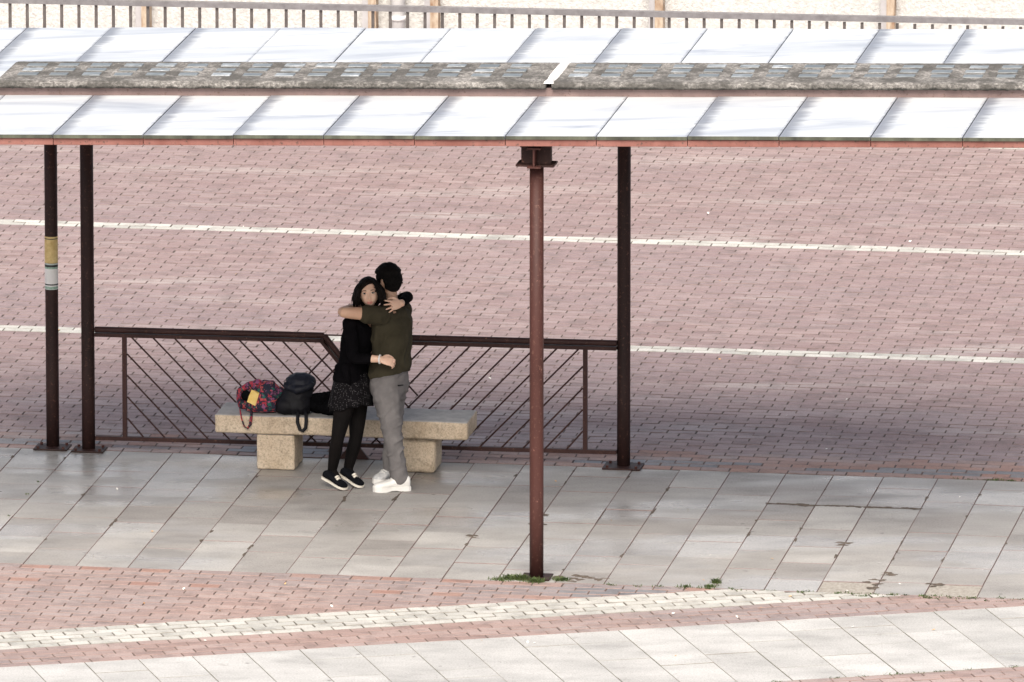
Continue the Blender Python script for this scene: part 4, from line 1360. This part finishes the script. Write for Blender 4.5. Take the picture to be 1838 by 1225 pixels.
for k in range(330):
    th = random.uniform(-2.55, 2.55)                # angle from the back of the head; the face stays open
    lat = random.uniform(0.05, 1.15)
    d0 = Vector((math.sin(th) * math.cos(lat), -math.cos(th) * math.cos(lat), math.sin(lat)))
    wth = min(1.0, abs(th) / 2.55)
    drop = random.uniform(0.050, 0.100) + (0.012 if th > 0 else -0.004)
    pts = []
    side = Vector((math.sin(th), -math.cos(th), 0))
    if side.y > 0.55: side.y = 0.55 ; side.normalize()
    wob = random.uniform(-0.016, 0.016); w2 = random.uniform(0, 6)
    flare = random.uniform(0.088, 0.116)
    p0 = Vector((d0.x * 0.082, d0.y * 0.100, d0.z * 0.114))
    hip = Vector((side.x * flare, side.y * (flare + 0.012), 0.015))
    end = Vector((side.x * (flare + 0.010) + wob * 0.6, side.y * (flare + 0.014) - 0.004, -drop))
    for q in range(8):
        t = q / 7
        p = (1 - t) ** 2 * p0 + 2 * t * (1 - t) * (hip + Vector((0, 0, 0.035))) + t * t * end
        p += Vector((math.sin(w2 + t * 7) * 0.006, math.cos(w2 + t * 6) * 0.005, 0)) * t
        pts.append(WC + (Lc * p.x + Fc * p.y + Uc * p.z) * SW)
    hb.tube(pts, [0.006, 0.0085, 0.0095, 0.0095, 0.0085, 0.0070, 0.005, 0.001], 6, True, 0, 0.6)
# the fringe sweeps from the parting down beside the cheek
for sx, x_from, n_ in ((-1, 0.012, 26), (1, 0.026, 16)):
    for k in range(n_):
        j = random.uniform(-1, 1)
        a0 = Vector((x_from + random.uniform(-0.012, 0.012), 0.060 + random.uniform(-0.02, 0.012), 0.098))
        a1 = Vector((sx * 0.060, 0.080 + j * 0.008, 0.066 + random.uniform(-0.012, 0.014)))
        a2 = Vector((sx * (0.078 + 0.006 * j), 0.052 + j * 0.016, -0.01 + random.uniform(-0.02, 0.02)))
        a3 = Vector((sx * (0.086 + 0.014 * j), 0.026 + j * 0.02, -0.060 + random.uniform(-0.025, 0.02)))
        pts = []
        for q in range(9):
            t = q / 8
            p = (1 - t) ** 3 * a0 + 3 * t * (1 - t) ** 2 * a1 + 3 * t * t * (1 - t) * a2 + t ** 3 * a3
            pts.append(WC + (Lc * p.x + Fc * p.y + Uc * p.z) * SW)
        hb.tube(pts, [0.004, 0.006, 0.0075, 0.008, 0.008, 0.0075, 0.0065, 0.0045, 0.001], 6, True, 0, 0.6)
for k in range(44):                     # loose strands that leave the outline
    th = random.uniform(-2.6, 2.6); z0 = random.uniform(-0.04, 0.10)
    d0 = Vector((math.sin(th), -math.cos(th), 0)); rr_ = 0.098 if z0 < 0.05 else 0.08
    a0 = Vector((d0.x * rr_, d0.y * rr_, z0)); j = random.uniform(0.015, 0.045)
    pts = [a0, a0 + d0 * j * 0.5 + Vector((random.gauss(0, .008), 0, random.uniform(-0.01, 0.012))), a0 + d0 * j + Vector((random.gauss(0, .015), random.gauss(0, .012), random.uniform(-0.05, 0.004)))]
    hb.tube([WC + (Lc * p.x + Fc * p.y + Uc * p.z) * SW for p in pts], [0.0022, 0.0016, 0.0005], 5)
hb.v = [tuple(Vector(v) - wbase) for v in hb.v]
hb.build('hair', M['hair_f'], wom, True)
# bracelet, shoes
mb = MB(); ax_ = (wRw - wRe).normalized(); o1 = ax_.orthogonal().normalized(); o2 = ax_.cross(o1); c = wRw - ax_ * 0.004 - wbase
ringp = [c + (o1 * math.cos(2 * math.pi * k / 20) + o2 * math.sin(2 * math.pi * k / 20)) * 0.0285 for k in range(21)]
mb.tube(ringp, 0.006, 8, False); mb.build('bracelet', M['bracelet'], wom, True)
for hl, te in ((fp(582, 858, -0.03), toeR), (fp(613, 853, 0.035), toeL)):
    te = te.copy(); te.z = 0.006
    s_, dd, ss, uu, hh, ln = sneaker('shoe', hl, te, 0.080, M['shoe_black'], wom, wbase, 0.056, chunky=False, sole_mat='sole')
    mb = MB()
    for q in (0.54, 0.61):
        c = hh + dd * (q * ln) + uu * (0.063 - (q - 0.5) * 0.13) - wbase
        mb.tube([c - ss * 0.020 - uu * 0.004, c + uu * 0.004, c + ss * 0.020 - uu * 0.004], 0.008, 6)
    mb.build('lace', M['sole'], s_, True)

# ------------------------------------------------------------------ bags on the bench
def bl(a, dy, z=0.385): return (W(a, BY + dy, z))


def floral_mat():
    m, nt, bs = new_mat('floral_cotton')
    p = pos(nt, 'object')
    base = (0.012, 0.014, 0.03)
    vo = nt.nodes.new('ShaderNodeTexVoronoi'); vo.inputs['Scale'].default_value = 38
    dn = nt.nodes.new('ShaderNodeTexNoise'); dn.inputs['Scale'].default_value = 30
    nt.links.new(p, dn.inputs['Vector'])
    mv = mix(nt, 0.10, p, dn.outputs['Color'], 'ADD'); nt.links.new(mv, vo.inputs['Vector'])
    sx = nt.nodes.new('ShaderNodeSeparateColor'); nt.links.new(vo.outputs['Color'], sx.inputs[0])
    fl = ramp(nt, sx.outputs[0], [(0.0, (0.34, 0.025, 0.045)), (0.28, (0.44, 0.07, 0.07)), (0.42, (0.50, 0.16, 0.15)), (0.50, (0.012, 0.10, 0.08)), (0.60, (0.22, 0.06, 0.14)), (0.80, (0.015, 0.016, 0.035)), (1.0, (0.02, 0.05, 0.06))])
    for e in fl.node.color_ramp.elements: pass
    fl.node.color_ramp.interpolation = 'CONSTANT'
    c = mix(nt, ramp(nt, vo.outputs['Distance'], [(0.48, 1.0), (0.62, 0.0)]), base, fl)
    nt.links.new(c, bs.inputs['Base Color']); bs.inputs['Roughness'].default_value = 0.85
    return m


M['floral'] = floral_mat()
M['black_nylon'] = simple('black_nylon', (0.0035, 0.0035, 0.005), (0.007, 0.007, 0.010), 20, 0.6, 0.004, 30, 'object', 0.2)
M['navy_nylon'] = simple('navy_nylon', (0.005, 0.006, 0.011), (0.010, 0.012, 0.021), 20, 0.55, 0.004, 30, 'object', 0.25)
M['black_wool'] = simple('black_cloth', (0.002, 0.002, 0.0025), (0.005, 0.005, 0.006), 12, 1.0, 0.002, 200, 'object', 0.05)
M['packet'] = simple('yellow_packet', (0.62, 0.40, 0.07), (0.78, 0.58, 0.20), 20, 0.5, 0.003, 40, 'object')
M['metal'] = simple('pale_metal', (0.5, 0.48, 0.42), (0.6, 0.58, 0.5), 20, 0.3, 0, 40, 'object', metallic=0.6)

Lo, Vo, Zo = Vector((1, 0, 0)), Vector((0, 1, 0)), Vector((0, 0, 1))
fbg = thing('floral_backpack', 'slumped floral red and dark backpack at the left end of the bench', 'backpack', bl(-2.452, 0.13), -TH)
mb = MB()
mb.loft([(Vector((0.03, 0.02, 0.012)), 0.125, 0.09, Lo, Vo), (Vector((0.03, 0.02, 0.05)), 0.140, 0.11, Lo, Vo), (Vector((0.035, 0.03, 0.11)), 0.128, 0.10, Lo, Vo), (Vector((0.045, 0.04, 0.165)), 0.095, 0.085, Lo, Vo), (Vector((0.06, 0.05, 0.21)), 0.05, 0.05, Lo, Vo)])
mb.limb([(-0.11, 0.0, 0.05), (-0.13, 0.0, 0.13), (-0.10, 0.02, 0.165), (0.0, 0.03, 0.20)], [0.035, 0.026, 0.024, 0.03])
mb.ball((0.155, 0.04, 0.11), (0.03, 0.04, 0.07)); mb.ball((0.16, 0.0, 0.03), (0.035, 0.05, 0.03))
solid('bag_body', mb, 0.006, M['floral'], fbg, 3, folds(0.008, 14))
mb = MB(); mb.tube([(-0.115, -0.04, 0.15), (-0.12, -0.075, 0.06), (-0.095, -0.135, -0.02), (-0.072, -0.150, -0.075), (-0.05, -0.150, -0.088), (-0.03, -0.148, -0.06), (-0.025, -0.140, -0.01), (-0.03, -0.10, 0.03)], 0.013, 8, True, 0, 0.4)
mb.build('strap', M['floral'], fbg, True)
mb = MB(); mb.ball((-0.075, -0.055, 0.125), (0.035, 0.03, 0.038)); mb.build('opening', M['black_wool'], fbg, True)
pkt = thing('packet', 'crumpled yellow packet poking out of the floral backpack', 'packet', bl(-2.452 - 0.035, 0.13 - 0.075, 0.385 + 0.075), -TH)
mb = MB(); rr = []
for j in range(5):
    t = j / 4; w = 0.030 - 0.005 * abs(t - 0.4)
    c = Vector((0.028 * t, -0.012 + 0.02 * t, 0.085 * t))
    rr.append([c + Vector((x * w, y * 0.010, -x * 0.012 + random.uniform(-.003, .003))) for x, y in ((-1, -0.6), (0, -1.0), (1, -0.6), (1, 0.6), (0, 1), (-1, 0.6))])
mb.rings(rr); mb.build('wrapper', M['packet'], pkt)

bbg = thing('black_backpack', 'black nylon backpack with rolled top standing on the bench', 'backpack', bl(-2.185, 0.13), -TH)
mb = MB()
mb.loft([(Vector((0.0, 0.0, 0.012)), 0.105, 0.085, Lo, Vo), (Vector((-0.005, 0.0, 0.05)), 0.120, 0.10, Lo, Vo), (Vector((0.0, 0.01, 0.12)), 0.112, 0.095, Lo, Vo), (Vector((0.02, 0.02, 0.18)), 0.10, 0.085, Lo, Vo), (Vector((0.03, 0.03, 0.225)), 0.095, 0.08, Lo, Vo)])
mb.ball((-0.06, -0.02, 0.06), (0.085, 0.09, 0.07)); mb.ball((-0.085, -0.01, 0.03), (0.06, 0.08, 0.035))
solid('bag_body', mb, 0.006, M['black_nylon'], bbg, 3, folds(0.009, 12, seed=3))
mb = MB(); mb.ball((0.035, 0.01, 0.225), (0.110, 0.095, 0.062)); mb.limb([(-0.06, -0.05, 0.205), (0.03, -0.085, 0.185), (0.12, -0.05, 0.215)], [0.022, 0.028, 0.022])
solid('bag_flap', mb, 0.006, M['navy_nylon'], bbg, 3, folds(0.010, 15, seed=8))
mb = MB(); mb.tube([(0.02, -0.07, 0.05), (0.035, -0.115, 0.02), (0.035, -0.142, -0.03), (0.055, -0.152, -0.085), (0.075, -0.152, -0.092), (0.095, -0.150, -0.07), (0.098, -0.145, -0.02), (0.09, -0.11, 0.02), (0.08, -0.07, 0.05)], 0.013, 8, True, 0, 0.45)
mb.build('strap', M['black_nylon'], bbg, True)
mb = MB(); mb.box(0.128, 0.138, -0.045, -0.030, 0.195, 0.215, 0, 0.002); mb.build('buckle', M['metal'], bbg)

jk = thing('folded_jacket', 'crumpled black jacket heaped between black backpack and woman', 'jacket', bl(-1.96, 0.15), -TH)
mb = MB()
for (x, y, z, rx, ry, rz_) in ((-0.08, 0.02, 0.07, 0.09, 0.10, 0.07), (0.02, 0.0, 0.05, 0.11, 0.11, 0.055), (0.10, 0.0, 0.04, 0.09, 0.10, 0.045), (-0.02, 0.04, 0.10, 0.06, 0.07, 0.045), (0.15, -0.03, 0.028, 0.06, 0.07, 0.03)):
    mb.ball((x, y, z), (rx, ry, rz_))
solid('cloth', mb, 0.006, M['black_wool'], jk, 3, folds(0.014, 13, seed=12))

# ------------------------------------------------------------------ weeds and litter
M['grass'] = simple('weed_green', (0.030, 0.058, 0.012), (0.085, 0.115, 0.03), 30, 0.7)
gr = MB()
random.seed(5)


def tuft(a, b_, n, spread, h):
    for _ in range(n):
        x, y = a + random.gauss(0, spread), b_ + random.gauss(0, spread * 0.55)
        p = W(x, y, -0.004); t = random.uniform(0, 6.28); hh = h * random.uniform(0.4, 1.15)
        lean = Vector((math.cos(t), math.sin(t), 0)); w = Vector((-lean.y, lean.x, 0)) * random.uniform(0.0018, 0.0035)
        m1 = p + lean * hh * 0.25 + Z * hh * 0.65; e = p + lean * hh * 0.75 + Z * hh * random.uniform(0.6, 1.0)
        gr.add([p - w, p + w, m1 + w, m1 - w, e], [(0, 1, 2, 3), (3, 2, 4)])


for a, b_, n, s, h in ((-0.15, -0.06, 130, 0.040, 0.035), (-0.09, -0.09, 80, 0.022, 0.05), (0.02, -0.13, 120, 0.035, 0.035), (0.18, -0.06, 100, 0.030, 0.03), (-0.24, -0.09, 50, 0.03, 0.022), (-0.2, -0.11, 40, 0.03, 0.02),
                       (1.21, 0.02, 80, 0.014, 0.04), (1.19, -0.10, 50, 0.02, 0.025), (1.02, -0.12, 40, 0.025, 0.02)):
    tuft(a, b_, int(n * 1.5), s, h * 1.1)
for _ in range(42):
    tuft(random.uniform(0.5, 3.6), PAVE_N + random.gauss(-0.01, 0.012), random.randint(6, 26), random.uniform(0.01, 0.03), random.uniform(0.010, 0.02))
for _ in range(22):
    tuft(random.uniform(2.2, 3.6), PAVE_N - 0.05 + random.gauss(0, 0.03), random.randint(6, 22), random.uniform(0.01, 0.03), random.uniform(0.010, 0.018))
for _ in range(20):
    p = Q0 + d2 * random.uniform(3.5, 7.2) - n2 * (PW + 0.005); tuft(p.x, p.y, 12, 0.02, 0.016)
for _ in range(16): tuft(random.uniform(2.4, 3.2), PAVE_F + random.gauss(0, 0.012), 14, 0.02, 0.016)
for q in (0.4, 0.9, 1.3, 2.0, 2.4): tuft(-3.87 + random.gauss(0, 0.003), q, 10, 0.006, 0.015)
tag(gr.build('grass', M['grass']), 'short green weeds growing in the pavement joints', 'weeds', kind='stuff')

lt = [MB(), MB()]
for k in range(74):
    if k < 30: a, b_ = random.uniform(-3.4, 3.3), random.uniform(-2.2, 0.3)
    elif k < 44: a, b_ = random.uniform(-3.8, 3.0), random.uniform(0.3, 3.6)
    else: a, b_ = random.uniform(-5, 2.2), random.uniform(3.6, 13)
    s = random.uniform(0.006, 0.016); p = W(a, b_, 0.004); t = random.uniform(0, 6.28)
    e1 = Vector((math.cos(t), math.sin(t), random.uniform(-.2, .4))) * s; e2 = Vector((-math.sin(t), math.cos(t), random.uniform(-.2, .4))) * s * 0.7
    lt[0 if random.random() < 0.6 else 1].add([p - e1, p - e2 + Z * 0.004, p + e1 + Z * 0.006, p + e2 + Z * 0.003], [(0, 1, 2, 3)])
M['scrap'] = simple('paper_scrap', (0.7, 0.68, 0.62), (0.8, 0.78, 0.74), 30, 0.8)
M['leaf_dry'] = simple('dry_leaf', (0.55, 0.26, 0.08), (0.65, 0.45, 0.22), 30, 0.8)
both = MB(); both.add(lt[0].v, lt[0].f, 0); both.add(lt[1].v, lt[1].f, 1)
tag(both.build('litter', [M['scrap'], M['leaf_dry']]), 'scattered paper scraps and dry leaves lying on the paving', 'litter', kind='stuff')
